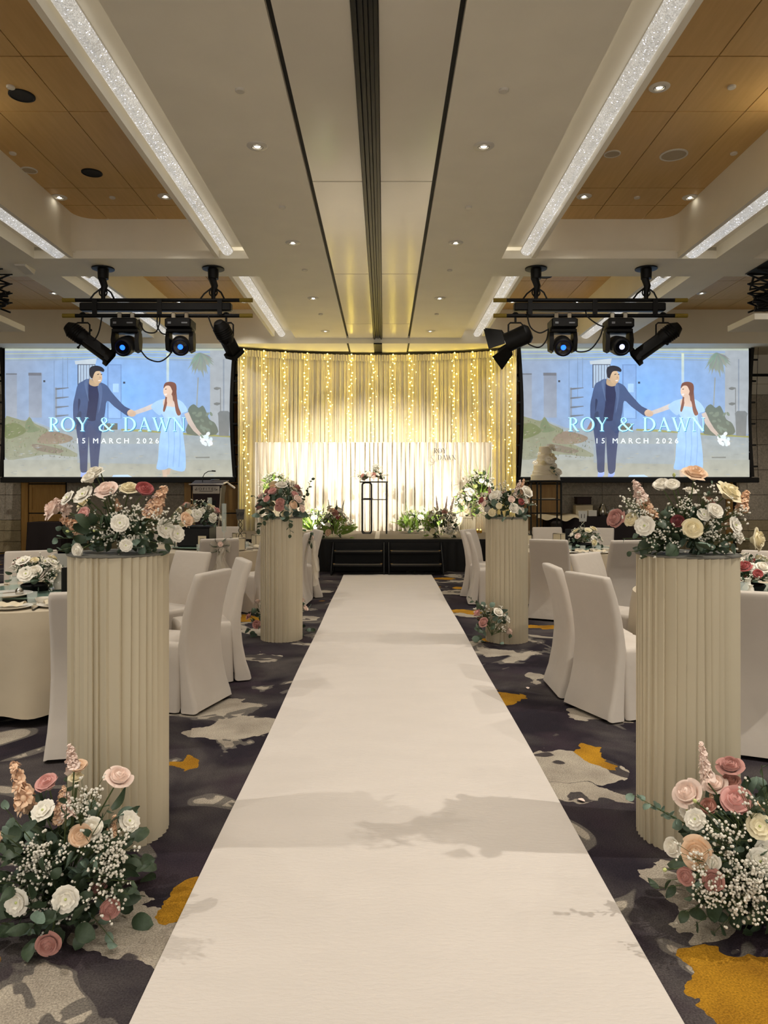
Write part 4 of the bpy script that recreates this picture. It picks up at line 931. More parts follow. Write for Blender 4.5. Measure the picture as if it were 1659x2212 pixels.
def lisianthus_mesh(seed):
    r_ = random.Random(seed); m = MB(); phi = 0.0
    for li, (cnt, R0, h, curl, hw) in enumerate(((4, .34, .62, .14, .85), (5, .54, .60, .26, .8), (6, .72, .50, .42, .68))):
        for k in range(cnt):
            a0 = phi + 2 * PI * k / cnt + r_.uniform(-.12, .12); ph_ = r_.uniform(0, 6); hh = h * r_.uniform(.92, 1.08)
            def fn(u, v, a0=a0, R0=R0, hh=hh, cu=curl, hw=hw, ph_=ph_):
                s = 2 * u - 1; wd = hw * (.5 + .5 * math.sin(PI * min(1, .2 + .6 * v)))
                rr_ = R0 * math.sin(PI / 2 * min(1, v * 1.1 + .15)) + cu * v ** 4 + .05 * math.sin(s * 6 + ph_) * v ** 3
                z = hh * v ** 1.1 - cu * .5 * v ** 6 - .1 * abs(s) ** 3 * v + .05 * math.sin(s * 7 + ph_) * v ** 3
                a = a0 + s * wd; return rr_ * math.cos(a), rr_ * math.sin(a), z - .2
            m.grid(fn, 6, 4)
        phi += .6
    m.lathe([(.04, -.42), (.2, -.36), (.34, -.12), (.6, .12), (.4, .16), (.0005, .14)], 12)
    return m
def stock_mesh(seed, n=20):                       # unit length spike along +z, florets thin out upward
    r_ = random.Random(seed); m = MB()
    for i in range(n):
        f = i / n; z = .12 + .82 * f; a = i * 2.4; sz = .15 * (1 - .72 * f) * r_.uniform(.8, 1.2) + .02; ra = .11 * (1 - .7 * f) * r_.uniform(.7, 1.25)
        c = Vector((math.cos(a) * ra, math.sin(a) * ra, z)); q = zto((math.cos(a), math.sin(a), .5 + .6 * f), r_.uniform(0, 6))
        for k in range(6):
            b = k * PI / 3; pts = []
            for (rr_, wv, hh) in ((.1, .1, 0), (.75, .55, .28), (1.0, .45, .12 + .25 * r_.random())):
                for s in (-1, 1): pts.append(c + q @ Vector((sz * (rr_ * math.cos(b) - s * wv * .8 * math.sin(b)), sz * (rr_ * math.sin(b) + s * wv * .8 * math.cos(b)), sz * (hh + .1 * s))))
            m.add(pts, [(0, 1, 3, 2), (2, 3, 5, 4)])
        m.ico(c + q @ Vector((0, 0, sz * .2)), sz * .4)
    return m
def gyp_mesh(seed, n=13):
    r_ = random.Random(seed); m = MB(); fl = MB()
    for i in range(n):
        a = r_.uniform(0, 6.283); sp = r_.uniform(.05, .8); h = r_.uniform(.55, 1.0) * math.cos(sp * .6); p = Vector((math.cos(a) * sp * .75, math.sin(a) * sp * .75, h))
        mid = Vector((p.x * .35, p.y * .35, h * .55)); m.tube([(0, 0, 0), mid, p], .0055, 3, caps=False); fl.ico(p, r_.uniform(.026, .046))
        for k in range(1): 
            q = p + Vector((r_.uniform(-.09, .09), r_.uniform(-.09, .09), r_.uniform(-.07, .05))); fl.ico(q, r_.uniform(.022, .038)); m.tube([mid, q], .004, 3, caps=False)
    return m, fl
def leaf_mesh(wd, cup=.12, tip=.0):
    def fn(u, v):
        s = 2 * u - 1; w_ = wd * (math.sin(PI * min(1, .06 + .94 * v)) ** (.62)) * (1 - tip * v); return s * w_ * .5, .10 * math.sin(v * PI) - cup * s * s * .5 - .15 * v * v, v
    return MB().grid(fn, 4, 6)
def blade_mesh():
    return MB().grid(lambda u, v: ((u - .5) * .035 * (1 - v * .9), .25 * v * v, v), 2, 8)
def fern_mesh():
    m = MB()
    for i in range(14):
        v = .12 + .86 * i / 14; L_ = .26 * math.sin(PI * (.1 + .85 * (1 - v * .95)))
        for s in (-1, 1):
            b = Vector((0, .3 * v * v, v)); t_ = b + Vector((s * L_, .05, .12)); m.add([b, b + Vector((s * L_ * .5, .03, .10)), t_, b + Vector((s * L_ * .5, .02, .0))], [(0, 1, 2, 3)])
    m.tube([(0, .3 * v * v, v) for v in [k / 8 for k in range(9)]], .008, 4)
    return m
PR = {}
def proto(key, mb, m):
    PR[key] = mb.mesh(key, m, True, 60); return PR[key]
FC = list(FLOWER)
ROSE = {c: [rose_mesh(i, 19, o).mesh('rose_' + c, FLOWER[c], True, 70) for i, o in ((1, 1.0), (2, .6))] for c in FC}
LISI = {c: lisianthus_mesh(3).mesh('lisianthus_' + c, FLOWER[c], True, 70) for c in ('white', 'cream')}
LISC = MB().ball((0, 0, .16), .13, 8, 5).mesh('lisianthus_centre', FLOWER['lime'])
STOCK = {c: stock_mesh(4 + i).mesh('stock_' + c, FLOWER[c], True, 60) for i, c in enumerate(('stock', 'blush', 'white', 'pink'))}
BUDM = MB().lathe([(.0005, -.5), (.25, -.42), (.42, -.1), (.36, .25), (.15, .55), (.0005, .62)], 10).mesh('flower_bud', FLOWER['lime'])
GYP = []
for i in range(3):
    a, b = gyp_mesh(20 + i); GYP.append((a.mesh('gyp_stems', M_STEM, False), b.mesh('gyp_florets', M_GYP, True, 80)))
LEAF = {'euc': leaf_mesh(.86).mesh('leaf_round', M_LEAFE), 'oval': leaf_mesh(.58, .1, .2).mesh('leaf_oval', M_LEAFD), 'dark': leaf_mesh(.78, .1).mesh('leaf_broad', M_LEAFD), 'fresh': leaf_mesh(.4, .1, .3).mesh('leaf_narrow', M_LEAFG)}
BLADE = blade_mesh().mesh('grass_blade', M_LEAFG); FERN = fern_mesh().mesh('fern_frond', M_LEAFG)

class Bunch:
    """a flower arrangement: an Empty at its base with flowers, sprigs, sprays and leaves as parts"""
    def __init__(s, label, base, seed, foot=None, cat='flower arrangement', group=None, tray=.0, name='flower_arrangement'):
        s.t = thing(name, label, cat, base, 0, group); s.b = Vector(base); s.r = random.Random(seed)
        s.core = Vector(foot or (0, 0, .1))
    def stem(s, p, parent, rad=.0028):
        c = s.core; mid = c.lerp(p, .55) + Vector((0, 0, .02)); MB().tube([c, mid, p], rad, 4).build('stem', M_STEM, parent)
    def put(s, kind, p, size, d=None, stem=True, colour='white'):
        p = Vector(p); d = Vector(d) if d is not None else (p - s.core); d = d.normalized(); q = zto(d, s.r.uniform(0, 6.28))
        if kind == 'rose': o = obj('rose', s.r.choice(ROSE[colour]), s.t, p, q, size * .62)
        elif kind == 'lisi':
            o = obj('lisianthus', LISI.get(colour, LISI['white']), s.t, p, q, size * .58); obj('flower_centre', LISC, o)
        elif kind == 'bud': o = obj('bud', BUDM, s.t, p, q, size * .55)
        if stem: s.stem(p - d * size * .1, s.t)
        return o
    def px(s, lst, Y):                            # flowers read off the photograph: (px, py, px size, kind, colour, depth shift)
        for it in lst:
            X, Yp, S, kind, col_ = it[:5]; dy = it[5] if len(it) > 5 else 0; y = Y + dy
            p = at(X, Yp, y) - s.b
            d = (p - s.core).normalized() + Vector((0, -.55, .12))
            s.put(kind, p, S * y / 1600 * .98, d, True, col_)
    def spike(s, p0, p1, colour='stock', wide=1.0):
        p0, p1 = Vector(p0), Vector(p1); d = p0 - p1; L_ = d.length
        obj('stock_spike', STOCK[colour], s.t, p1, zto(d, s.r.uniform(0, 6)), (L_ * wide, L_ * wide, L_)); s.stem(p1, s.t)
    def spray(s, p, d, L_):
        a, b = s.r.choice(GYP); o = obj('gypsophila_spray', b, s.t, p, zto(d, s.r.uniform(0, 6)), L_, kind='stuff'); obj('spray_stems', a, o, kind='stuff')
    def sprig(s, p, d, L_, kind='euc', n=8, size=.055, droop=.12):
        d = Vector(d).normalized(); p = Vector(p); pts = [p + d * (L_ * k / 6) + Vector((0, 0, -droop * L_ * (k / 6) ** 2)) for k in range(7)]
        o = MB().tube([q - p for q in pts], [.0028, .0026, .0024, .002, .0018, .0015, .001], 4).build('leafy_sprig', M_STEM, s.t, loc=p)
        x = d.cross(Vector((0, 0, 1))); x = x.normalized() if x.length > .1 else Vector((1, 0, 0)); y = x.cross(d)
        for k in range(n):
            f = (k + .8) / n; q = p + d * (L_ * f) + Vector((0, 0, -droop * L_ * f * f)); a = k * 2.2 + s.r.uniform(-.4, .4)
            ld = (x * math.cos(a) + y * math.sin(a)) * .9 + d * .55
            obj('leaf', LEAF[kind], o, q - p, zto(ld, s.r.uniform(-1.5, 1.5) + (PI if s.r.random() < .5 else 0)), size * s.r.uniform(.7, 1.15) * (1 - .35 * f))
    def leaves(s, n, rad, kind, size, zc=0., flat=1.0, zmin=None):
        for k in range(n):
            a = s.r.uniform(0, 6.283); e = s.r.uniform(-.25, 1.3); rr_ = s.r.uniform(.35, .9)
            d = Vector((math.cos(a) * math.cos(e), math.sin(a) * math.cos(e), math.sin(e)))
            p = s.core + Vector((d.x * rad * rr_, d.y * rad * rr_, d.z * rad * rr_ * flat + zc))
            if zmin is not None: p.z = max(p.z, zmin)
            obj('leaf', LEAF[kind], s.t, p, zto(d + Vector((s.r.uniform(-.6, .6), s.r.uniform(-.6, .6), s.r.uniform(-.6, .3))), s.r.uniform(0, 6.28)), size * s.r.uniform(.7, 1.2))
    def dome(s, rx, ry, h, n_fl, cols, size, n_gyp, n_leaf, leafsize, kinds=('rose',), z0=0., gyp=.18, leafk=('dark', 'euc')):
        for k in range(n_fl):
            a = k * 2.4 + s.r.uniform(-.3, .3); e = s.r.uniform(.12, 1.25); d = Vector((math.cos(a) * math.cos(e), math.sin(a) * math.cos(e), math.sin(e)))
            p = Vector((d.x * rx, d.y * ry, z0 + d.z * h)); s.put(s.r.choice(kinds), p * s.r.uniform(.85, 1.03), size * s.r.uniform(.75, 1.15), d, n_fl < 26, s.r.choice(cols))
        for k in range(n_gyp):
            a = s.r.uniform(0, 6.283); e = s.r.uniform(.05, 1.2); d = Vector((math.cos(a) * math.cos(e), math.sin(a) * math.cos(e), math.sin(e)))
            s.spray(s.core + Vector((d.x * rx * .35, d.y * ry * .35, d.z * h * .3)), Vector((d.x * rx, d.y * ry, d.z * h)), gyp * s.r.uniform(.8, 1.2))
        for k in range(n_leaf):
            a = s.r.uniform(0, 6.283); e = s.r.uniform(-.1, 1.25); d = Vector((math.cos(a) * math.cos(e), math.sin(a) * math.cos(e), math.sin(e))); f = s.r.uniform(.45, .95)
            obj('leaf', LEAF[s.r.choice(leafk)], s.t, (d.x * rx * f, d.y * ry * f, max(.01, z0 + d.z * h * f)), zto(d + Vector((s.r.uniform(-.7, .7), s.r.uniform(-.7, .7), s.r.uniform(-.6, .3))), s.r.uniform(0, 6.28)), leafsize * s.r.uniform(.7, 1.2))

# ================================================================== RUNNER AND PLINTHS
rrn = random.Random(2)
def run(u, v):
    x = -.733 + 1.601 * u; y = -1.5 + 15.0 * v; e = min(u, 1 - u)
    wav = .006 * math.sin(x * 9 + y * 1.3) * math.sin(y * 4.1 + x * 3) + .005 * max(0, math.sin(y * 2.3 + .6 * math.sin(x * 3))) ** 6
    return x + .004 * math.sin(y * 1.7), y, .012 + max(0, wav) * (1 if e > .01 else .2)
MB().grid(run, 40, 240).build('aisle_runner', M_RUNNER, None, label='long white felt aisle runner leading to the stage steps', cat='runner')
MB().cbox((.07, 13.62, .022), (.86, .06, .01), .004).build('runner_end_roll', M_BLACK, None, False, label='flat black strip where the white runner meets the steps', cat='mat')

def plinth(x, y, label, seed, r=.218, h=1.262):
    t = thing('pleated_plinth', label, 'plinth', (x, y, 0), 0, 'pleated plinths along the aisle'); rr_ = random.Random(seed); n = 34; a = rr_.uniform(0, 6)
    ws = [rr_.uniform(.6, 1.35) for _ in range(n)]; tot = sum(ws); rows = [i / 8 for i in range(9)]; rings = [[] for _ in rows]
    for k in range(n):
        da = 2 * PI * ws[k] / tot; dep = rr_.uniform(.009, .017); ph_ = rr_.uniform(0, 6)
        for j, v in enumerate(rows):
            sway = .16 * da * math.sin(v * 3.2 + ph_)
            for (aa, rad) in ((a, r - dep), (a + da * .5, r - dep * .35), (a + da * .88 + sway * .6, r), (a + da * .96 + sway * .5, r - dep * .3)):
                rings[j].append((rad * math.cos(aa), rad * math.sin(aa), v * h))
        a += da
    MB().rings(rings).build('pleated_sleeve', M_IVORY, t, True, 18)
    MB().lathe([(.0005, h - .004), (r - .006, h - .004), (r + .004, h + .0), (r + .004, h + .006), (.0005, h + .008)], 40).build('top_plate', mat('smoked_plate', (118, 116, 108), .6, .03, 4, spec=.15), t)
    return t
PL = [(-1.205, 3.37, 'tall ivory pleated plinth nearest the camera on the left of the aisle'), (1.363, 3.33, 'tall ivory pleated plinth nearest the camera on the right of the aisle'),
      (-1.07, 7.74, 'ivory pleated plinth before the lectern side of the stage'), (1.27, 7.66, 'ivory pleated plinth before the cake side of the stage')]
for i, (x, y, l) in enumerate(PL): plinth(x, y, l, i + 1)
PH = 1.272

# ================================================================== AISLE FLOWERS
A = Bunch('white, blush and peach bouquet on the near left plinth', (PL[0][0], PL[0][1], PH), 1, (0, 0, .06))
A.px([(206, 1024, 34, 'rose', 'white', .0), (195, 1036, 32, 'rose', 'white', -.04), (146, 1076, 29, 'lisi', 'white', -.05), (180, 1069, 38, 'lisi', 'white', -.06), (231, 1060, 38, 'rose', 'blush', -.06),
      (279, 1058, 34, 'rose', 'cream', .02), (311, 1061, 37, 'rose', 'red', -.05), (116, 1102, 40, 'rose', 'blush', .0), (184, 1112, 30, 'rose', 'pink', -.1), (182, 1092, 28, 'rose', 'cream', .03),
      (259, 1130, 31, 'lisi', 'white', -.19), (357, 1142, 33, 'lisi', 'white', -.05), (382, 1153, 30, 'lisi', 'white', -.03), (401, 1123, 27, 'rose', 'peach', .05), (172, 1188, 29, 'rose', 'white', -.14), (272, 1178, 22, 'lisi', 'white', -.2),
      (203, 1147, 11, 'bud', 'lime', -.2), (146, 1148, 14, 'bud', 'lime', -.1), (216, 1016, 14, 'bud', 'lime', .02)], 3.34)
for a, b, c in (((360, 1044), (322, 1122), 'stock'), ((345, 1060), (318, 1120), 'blush'), ((116, 1076), (150, 1108), 'blush'), ((128, 1118), (178, 1146), 'stock'), ((250, 1075), (256, 1105), 'stock')):
    A.spike(at(*a, 3.33) - A.b, at(*b, 3.30) - A.b, c, 1.15)
for px_, py_, n in ((245, 1095, 3), (300, 1085, 3), (270, 1150, 3), (300, 1170, 4), (330, 1165, 2), (360, 1115, 3), (230, 1180, 3), (250, 1065, 2), (390, 1115, 2), (180, 1140, 1), (310, 1110, 3), (260, 1190, 2)):
    for k in range(max(1, round(n * .55))):
        p = at(px_ + A.r.uniform(-12, 12), py_ + A.r.uniform(-10, 10), 3.25) - A.b; d = p - A.core; A.spray(p - d.normalized() * .12, d + Vector((0, -.1, .06)), .13)
for px_, py_, kind, n, sz in ((120, 1160, 'euc', 9, .055), (150, 1190, 'dark', 8, .06), (110, 1190, 'euc', 8, .05), (130, 1140, 'euc', 8, .05), (210, 1180, 'dark', 8, .06), (320, 1090, 'euc', 6, .055), (380, 1175, 'dark', 7, .05), (345, 1195, 'oval', 8, .06), (165, 1055, 'oval', 7, .04), (300, 1150, 'dark', 7, .05), (215, 1045, 'oval', 5, .04)):
    p = at(px_, py_, 3.30) - A.b; s0 = A.core + Vector((0, -.03, 0)); A.sprig(s0, p - s0, (p - s0).length, kind, n, sz, .02)
A.leaves(60, .24, 'dark', .07, -.02, .6, .005); A.leaves(24, .24, 'euc', .06, -.02, .7, .01)

B = Bunch('cream rose and peach bouquet on the near right plinth', (PL[1][0], PL[1][1], PH), 2, (0, 0, .06))
B.px([(1500, 1027, 44, 'rose', 'peach', .0), (1430, 1051, 34, 'rose', 'white', -.02), (1452, 1051, 31, 'rose', 'white', -.05), (1572, 1067, 48, 'rose', 'cream', -.02), (1332, 1121, 34, 'rose', 'mauve', .0), (1366, 1124, 30, 'rose', 'cream', -.05),
      (1393, 1136, 35, 'lisi', 'white', -.12), (1494, 1143, 42, 'rose', 'cream', -.2), (1540, 1106, 36, 'rose', 'white', -.1), (1588, 1135, 31, 'lisi', 'white', -.1), (1631, 1166, 42, 'rose', 'cream', -.05), (1529, 1088, 30, 'rose', 'dusty', .0),
      (1464, 1128, 28, 'rose', 'darkred', -.12), (1520, 1112, 24, 'lisi', 'white', -.1), (1456, 1026, 16, 'bud', 'lime', .0), (1490, 1062, 22, 'rose', 'white', .05), (1594, 1160, 24, 'rose', 'white', -.06)], 3.30)
for a, b, c in (((1368, 1034), (1392, 1090), 'blush'), ((1380, 1062), (1408, 1122), 'stock'), ((1395, 1075), (1412, 1125), 'stock'), ((1615, 1056), (1600, 1108), 'stock'), ((1580, 1105), (1565, 1140), 'stock')):
    B.spike(at(*a, 3.30) - B.b, at(*b, 3.26) - B.b, c, 1.1)
for px_, py_, n in ((1345, 1085, 4), (1360, 1100, 3), (1410, 1160, 3), (1450, 1190, 2), (1470, 1165, 2), (1540, 1170, 4), (1560, 1180, 4), (1590, 1170, 3), (1600, 1110, 3), (1530, 1060, 3), (1480, 1080, 3), (1400, 1185, 2), (1560, 1130, 3), (1520, 1160, 2), (1440, 1110, 2)):
    for k in range(max(1, round(n * .55))):
        p = at(px_ + B.r.uniform(-12, 12), py_ + B.r.uniform(-10, 10), 3.22) - B.b; d = p - B.core; B.spray(p - d.normalized() * .12, d + Vector((0, -.1, .06)), .13)
for px_, py_, kind, n, sz in ((1360, 1190, 'dark', 9, .055), (1385, 1205, 'dark', 8, .06), (1430, 1110, 'euc', 8, .055), (1440, 1150, 'euc', 8, .055), (1510, 1195, 'euc', 7, .06), (1515, 1218, 'oval', 7, .065), (1580, 1210, 'euc', 9, .05), (1490, 1090, 'dark', 7, .06), (1540, 1040, 'euc', 5, .05), (1475, 1075, 'dark', 6, .05), (1545, 1190, 'dark', 6, .06), (1345, 1160, 'euc', 6, .045)):
    p = at(px_, py_, 3.26) - B.b; s0 = B.core + Vector((0, -.03, 0)); B.sprig(s0, p - s0, (p - s0).length, kind, n, sz, .02)
B.leaves(60, .24, 'dark', .07, -.02, .6, .005); B.leaves(24, .24, 'euc', .06, -.02, .7, .01)

C = Bunch('tall loose floor arrangement at the foot of the near left plinth', (-1.16, 2.72, 0), 3, (0, 0, .12))
C.px([(256, 1682, 46, 'rose', 'blush', .05), (104, 1696, 46, 'rose', 'pink', .0), (93, 1751, 40, 'lisi', 'white', -.08), (198, 1791, 38, 'rose', 'white', -.1), (173, 1808, 46, 'rose', 'peach', -.15), (279, 1774, 37, 'lisi', 'white', .0),
      (142, 1942, 44, 'lisi', 'white', -.26), (37, 1949, 44, 'lisi', 'white', -.24), (236, 1960, 42, 'rose', 'mauve', -.2), (106, 2036, 42, 'rose', 'mauve', -.28), (164, 1681, 24, 'rose', 'cream', .03), (170, 1660, 36, 'rose', 'peach', .05), (213, 1915, 26, 'rose', 'mauve', -.12),
      (266, 1790, 12, 'bud', 'lime', -.02), (-4, 1815, 26, 'rose', 'peach', -.1)], 2.72)
for a, b, c in (((26, 1636), (64, 1762), 'stock'), ((138, 1692), (128, 1788), 'stock'), ((250, 1756), (238, 1812), 'stock'), ((150, 1604), (160, 1668), 'blush'), ((142, 1700), (146, 1775), 'blush')):
    C.spike(at(*a, 2.72) - C.b, at(*b, 2.68) - C.b, c, .85 if b[1] - a[1] > 90 else 1.1)
for px_, py_, n in ((75, 1830, 5), (60, 1860, 4), (100, 1855, 3), (210, 1690, 3), (175, 1720, 3), (260, 1840, 6), (240, 1820, 4), (280, 1850, 3), (20, 1920, 4), (265, 1940, 4), (215, 1970, 2), (70, 1990, 3), (140, 2010, 2), (250, 1880, 3), (285, 1820, 3), (30, 1900, 3), (130, 1840, 2)):
    for k in range(max(1, round(n * .55))):
        p = at(px_ + C.r.uniform(-16, 16), py_ + C.r.uniform(-14, 14), 2.52) - C.b; d = p - C.core; C.spray(p - d.normalized() * .13, d + Vector((0, -.12, .1)), .14)
for px_, py_, kind, n, sz in ((70, 1900, 'dark', 8, .075), (110, 1890, 'dark', 8, .075), (230, 1880, 'dark', 8, .07), (205, 1850, 'euc', 9, .06), (20, 2110, 'euc', 7, .075), (85, 2080, 'euc', 8, .07), (-5, 1780, 'dark', 9, .08), (30, 1830, 'dark', 7, .07), (280, 1920, 'oval', 8, .07), (290, 1890, 'oval', 6, .06), (180, 2010, 'dark', 9, .08), (145, 1660, 'dark', 9, .04), (60, 2010, 'oval', 8, .07), (250, 2030, 'euc', 7, .06), (120, 2070, 'dark', 7, .075), (170, 1940, 'dark', 8, .08), (235, 1730, 'oval', 6, .05), (-15, 1900, 'dark', 8, .08), (10, 1730, 'euc', 7, .07), (140, 1740, 'dark', 7, .05), (10, 1990, 'dark', 8, .075)):
    p = at(px_, py_, 2.50) - C.b; s0 = C.core + Vector((0, -.03, 0)); C.sprig(s0, p - s0, (p - s0).length, kind, n, sz, .05)
C.leaves(110, .32, 'dark', .085, -.05, .9, .02); C.leaves(60, .32, 'oval', .085, 0, 1.0, .02); C.leaves(26, .33, 'euc', .07, 0, 1.0, .02)

D = Bunch('rose and gypsophila floor arrangement at the foot of the near right plinth', (1.42, 2.74, 0), 4, (0, 0, .14))
D.px([(1578, 1658, 44, 'rose', 'mauve', .02), (1580, 1693, 38, 'rose', 'dusty', .0), (1546, 1697, 40, 'rose', 'blush', .0), (1592, 1734, 62, 'rose', 'pink', -.12), (1487, 1716, 50, 'rose', 'blush', -.03), (1533, 1744, 34, 'rose', 'dusty', -.05), (1502, 1770, 36, 'lisi', 'white', -.12),
      (1485, 1751, 28, 'lisi', 'white', -.04), (1455, 1830, 32, 'rose', 'white', -.08), (1508, 1843, 54, 'rose', 'peach', -.2), (1484, 1893, 36, 'rose', 'mauve', -.22), (1542, 1902, 36, 'rose', 'mauve', -.26), (1643, 1861, 44, 'lisi', 'white', -.22), (1655, 1838, 36, 'lisi', 'white', -.2),
      (1641, 1786, 44, 'lisi', 'cream', -.18), (1652, 1745, 32, 'rose', 'peach', -.1), (1436, 1879, 20, 'bud', 'lime', -.15), (1501, 1730, 20, 'bud', 'lime', -.1), (1540, 1862, 26, 'rose', 'white', -.24), (1630, 1735, 16, 'bud', 'lime', -.1)], 2.78)
for a, b, c in (((1513, 1598), (1530, 1692), 'blush'), ((1640, 1770), (1636, 1812), 'stock'), ((1534, 1700), (1538, 1730), 'stock')):
    D.spike(at(*a, 2.78) - D.b, at(*b, 2.74) - D.b, c, .75)
for px_, py_, n in ((1560, 1790, 3), (1520, 1810, 3), (1590, 1910, 6), (1560, 1930, 6), (1600, 1940, 5), (1630, 1920, 5), (1520, 1950, 4), (1550, 1970, 4), (1640, 1960, 4), (1500, 1910, 3), (1570, 1850, 2), (1610, 1720, 2), (1480, 1870, 2), (1620, 1890, 3), (1655, 1900, 3), (1580, 1960, 3)):
    for k in range(max(1, round(n * .55))):
        p = at(px_ + D.r.uniform(-16, 16), py_ + D.r.uniform(-14, 14), 2.50) - D.b; d = p - D.core; D.spray(p - d.normalized() * .13, d + Vector((0, -.12, .1)), .14)
for px_, py_, kind, n, sz in ((1366, 1702, 'euc', 26, .05), (1410, 1730, 'euc', 14, .045), (1645, 1640, 'dark', 11, .055), (1655, 1690, 'dark', 9, .06), (1415, 1910, 'oval', 7, .075), (1440, 1890, 'dark', 6, .075), (1480, 1960, 'dark', 9, .085), (1540, 2010, 'dark', 9, .085), (1600, 2020, 'oval', 9, .09), (1580, 1850, 'dark', 7, .09), (1560, 1870, 'dark', 6, .085), (1590, 1810, 'euc', 7, .065), (1640, 1990, 'dark', 9, .08), (1500, 1990, 'dark', 8, .08), (1600, 1760, 'oval', 7, .05), (1480, 1930, 'dark', 8, .08), (1660, 2010, 'oval', 8, .08), (1560, 1940, 'dark', 7, .08)):
    p = at(px_, py_, 2.58 if px_ > 1430 else 2.72) - D.b; s0 = D.core + Vector((0, -.03, 0)); D.sprig(s0, p - s0, (p - s0).length, kind, n, sz, .04)
D.leaves(110, .33, 'dark', .085, -.05, .9, .02); D.leaves(60, .33, 'oval', .085, 0, 1.0, .02); D.leaves(26, .34, 'euc', .07, 0, 1.0, .02)

# middle plinth bouquets and the small bunches at their feet
E = Bunch('dark silhouetted rose bouquet on the plinth before the lectern side', (PL[2][0], PL[2][1], PH), 5, (0, 0, .08))
E.dome(.27, .25, .36, 28, ['mauve', 'mauve', 'blush', 'cream', 'white', 'pink', 'peach'], .085, 12, 90, .08)
for a, b in (((690 - 20, 1043), (655, 1085)), ((560, 1080), (590, 1100))): E.sprig(at(*b, 7.7) - E.b, (at(*a, 7.7) - at(*b, 7.7)), .26, 'dark', 9, .05, .0)
E.sprig((-.1, -.2, .03), (-.4, -.3, -.5), .18, 'dark', 6, .08); E.sprig((.1, -.2, .03), (.1, -.3, -.7), .2, 'dark', 6, .07)
F_ = Bunch('blush and white rose bouquet on the plinth before the cake side', (PL[3][0], PL[3][1], PH), 6, (0, 0, .08))
F_.px([(1070, 1072, 21, 'rose', 'white', -.1), (1064, 1107, 17, 'rose', 'cream', -.2), (1041, 1082, 14, 'rose', 'red', 0), (1047, 1089, 11, 'rose', 'blush', -.1), (1078, 1093, 11, 'lisi', 'cream', -.2), (1104, 1080, 15, 'rose', 'blush', -.15), (1124, 1085, 15, 'rose', 'red', -.15), (1137, 1063, 24, 'rose', 'white', -.05),
       (1120, 1103, 13, 'lisi', 'white', -.2), (1135, 1081, 12, 'lisi', 'white', -.1), (1114, 1071, 16, 'rose', 'peach', 0), (1089, 1067, 14, 'rose', 'blush', .05), (1128, 1102, 10, 'lisi', 'white', -.1), (1095, 1070, 14, 'lisi', 'white', .1), (1055, 1078, 14, 'rose', 'mauve', .1)], 7.66)
F_.spike(at(1125, 1035, 7.66) - F_.b, at(1112, 1075, 7.66) - F_.b, 'blush', .8); F_.spike(at(1133, 1032, 7.66) - F_.b, at(1122, 1070, 7.66) - F_.b, 'stock', .7); F_.spike(at(1056, 1050, 7.66) - F_.b, at(1062, 1080, 7.66) - F_.b, 'pink', .9)
F_.dome(.25, .24, .28, 4, ['white', 'blush'], .08, 14, 70, .075)
G = Bunch('small rose and eucalyptus bunch on the carpet at the cake-side plinth', (1.08, 7.42, 0), 7, (0, 0, .1), group='small bunches beside the plinths')
G.dome(.2, .2, .46, 9, ['mauve', 'white', 'blush', 'pink'], .085, 10, 40, .07, z0=.02); G.sprig((-.05, 0, .3), (-.6, 0, .7), .28, 'dark', 8, .05)
G2 = Bunch('small bunch half hidden behind the lectern-side plinth', (-.98, 8.08, 0), 8, (0, 0, .1), group='small bunches beside the plinths')
G2.dome(.2, .2, .4, 8, ['mauve', 'white', 'blush'], .085, 8, 36, .07, z0=.02)
G3 = Bunch('trailing eucalyptus bunch left of the lectern-side plinth', (-1.32, 7.9, 0), 9, (0, 0, .1), group='small bunches beside the plinths')
G3.dome(.14, .16, .36, 5, ['mauve', 'blush'], .08, 4, 40, .065, z0=.02)

# stage flowers
def stage_bunch(px_, py_, Y, rx, h, label, seed, cols, n=14, blades=0, ferns=0, gyp=8, leaf=('fresh', 'fresh', 'dark'), z=None, nl=60, ls=.11):
    p = at(px_, py_, Y); p.z = ST + .004 if z is None else z
    s = Bunch(label, p, seed, (0, 0, .08)); s.dome(rx, rx * .8, h, n, cols, .10, gyp, nl, ls, ('rose', 'lisi'), .05, .3, leaf)
    for k in range(blades):
        a = s.r.uniform(0, 6.28); obj('grass_blade', BLADE, s.t, (math.cos(a) * rx * .4, math.sin(a) * rx * .3, .1), zto((math.cos(a) * .35, math.sin(a) * .3, 1), s.r.uniform(0, 6)), h * s.r.uniform(.8, 1.35))
    for k in range(ferns):
        a = s.r.uniform(0, 6.28); obj('fern_frond', FERN, s.t, (math.cos(a) * rx * .3, math.sin(a) * rx * .3, .05), zto((math.cos(a) * .9, math.sin(a) * .6, .7), s.r.uniform(0, 6)), rx * s.r.uniform(.8, 1.2))
    return s
stage_bunch(682, 1146, 16.2, .36, .48, 'green and white fern arrangement on the stage beside the lectern-side plinth', 31, ['white', 'white', 'lime'], 20, 26, 20, 14)
s1 = stage_bunch(722, 1160, 14.45, .34, .58, 'peach and red flower mound at the stage edge left of the steps', 32, ['peach', 'dusty', 'red', 'white', 'pink', 'blush'], 28, 6, 8, 16)
for x in (-.12, .05, .2): s1.spike((x, 0, .76), (x * .7, 0, .5), 'white', .35)
stage_bunch(903, 1147, 16.2, .42, .46, 'bright green fern and white lily arrangement at the stage centre', 33, ['white', 'lime', 'white'], 22, 30, 26, 14)
s2 = stage_bunch(953, 1161, 14.45, .33, .55, 'darker brown and white flower mound at the stage edge right of the steps', 34, ['dusty', 'mauve', 'white', 'cream'], 26, 4, 6, 16, ('dark', 'dark', 'fresh'))
for x in (-.1, .12, .26): s2.spike((x, 0, .84), (x * .7, 0, .52), 'blush', .32)
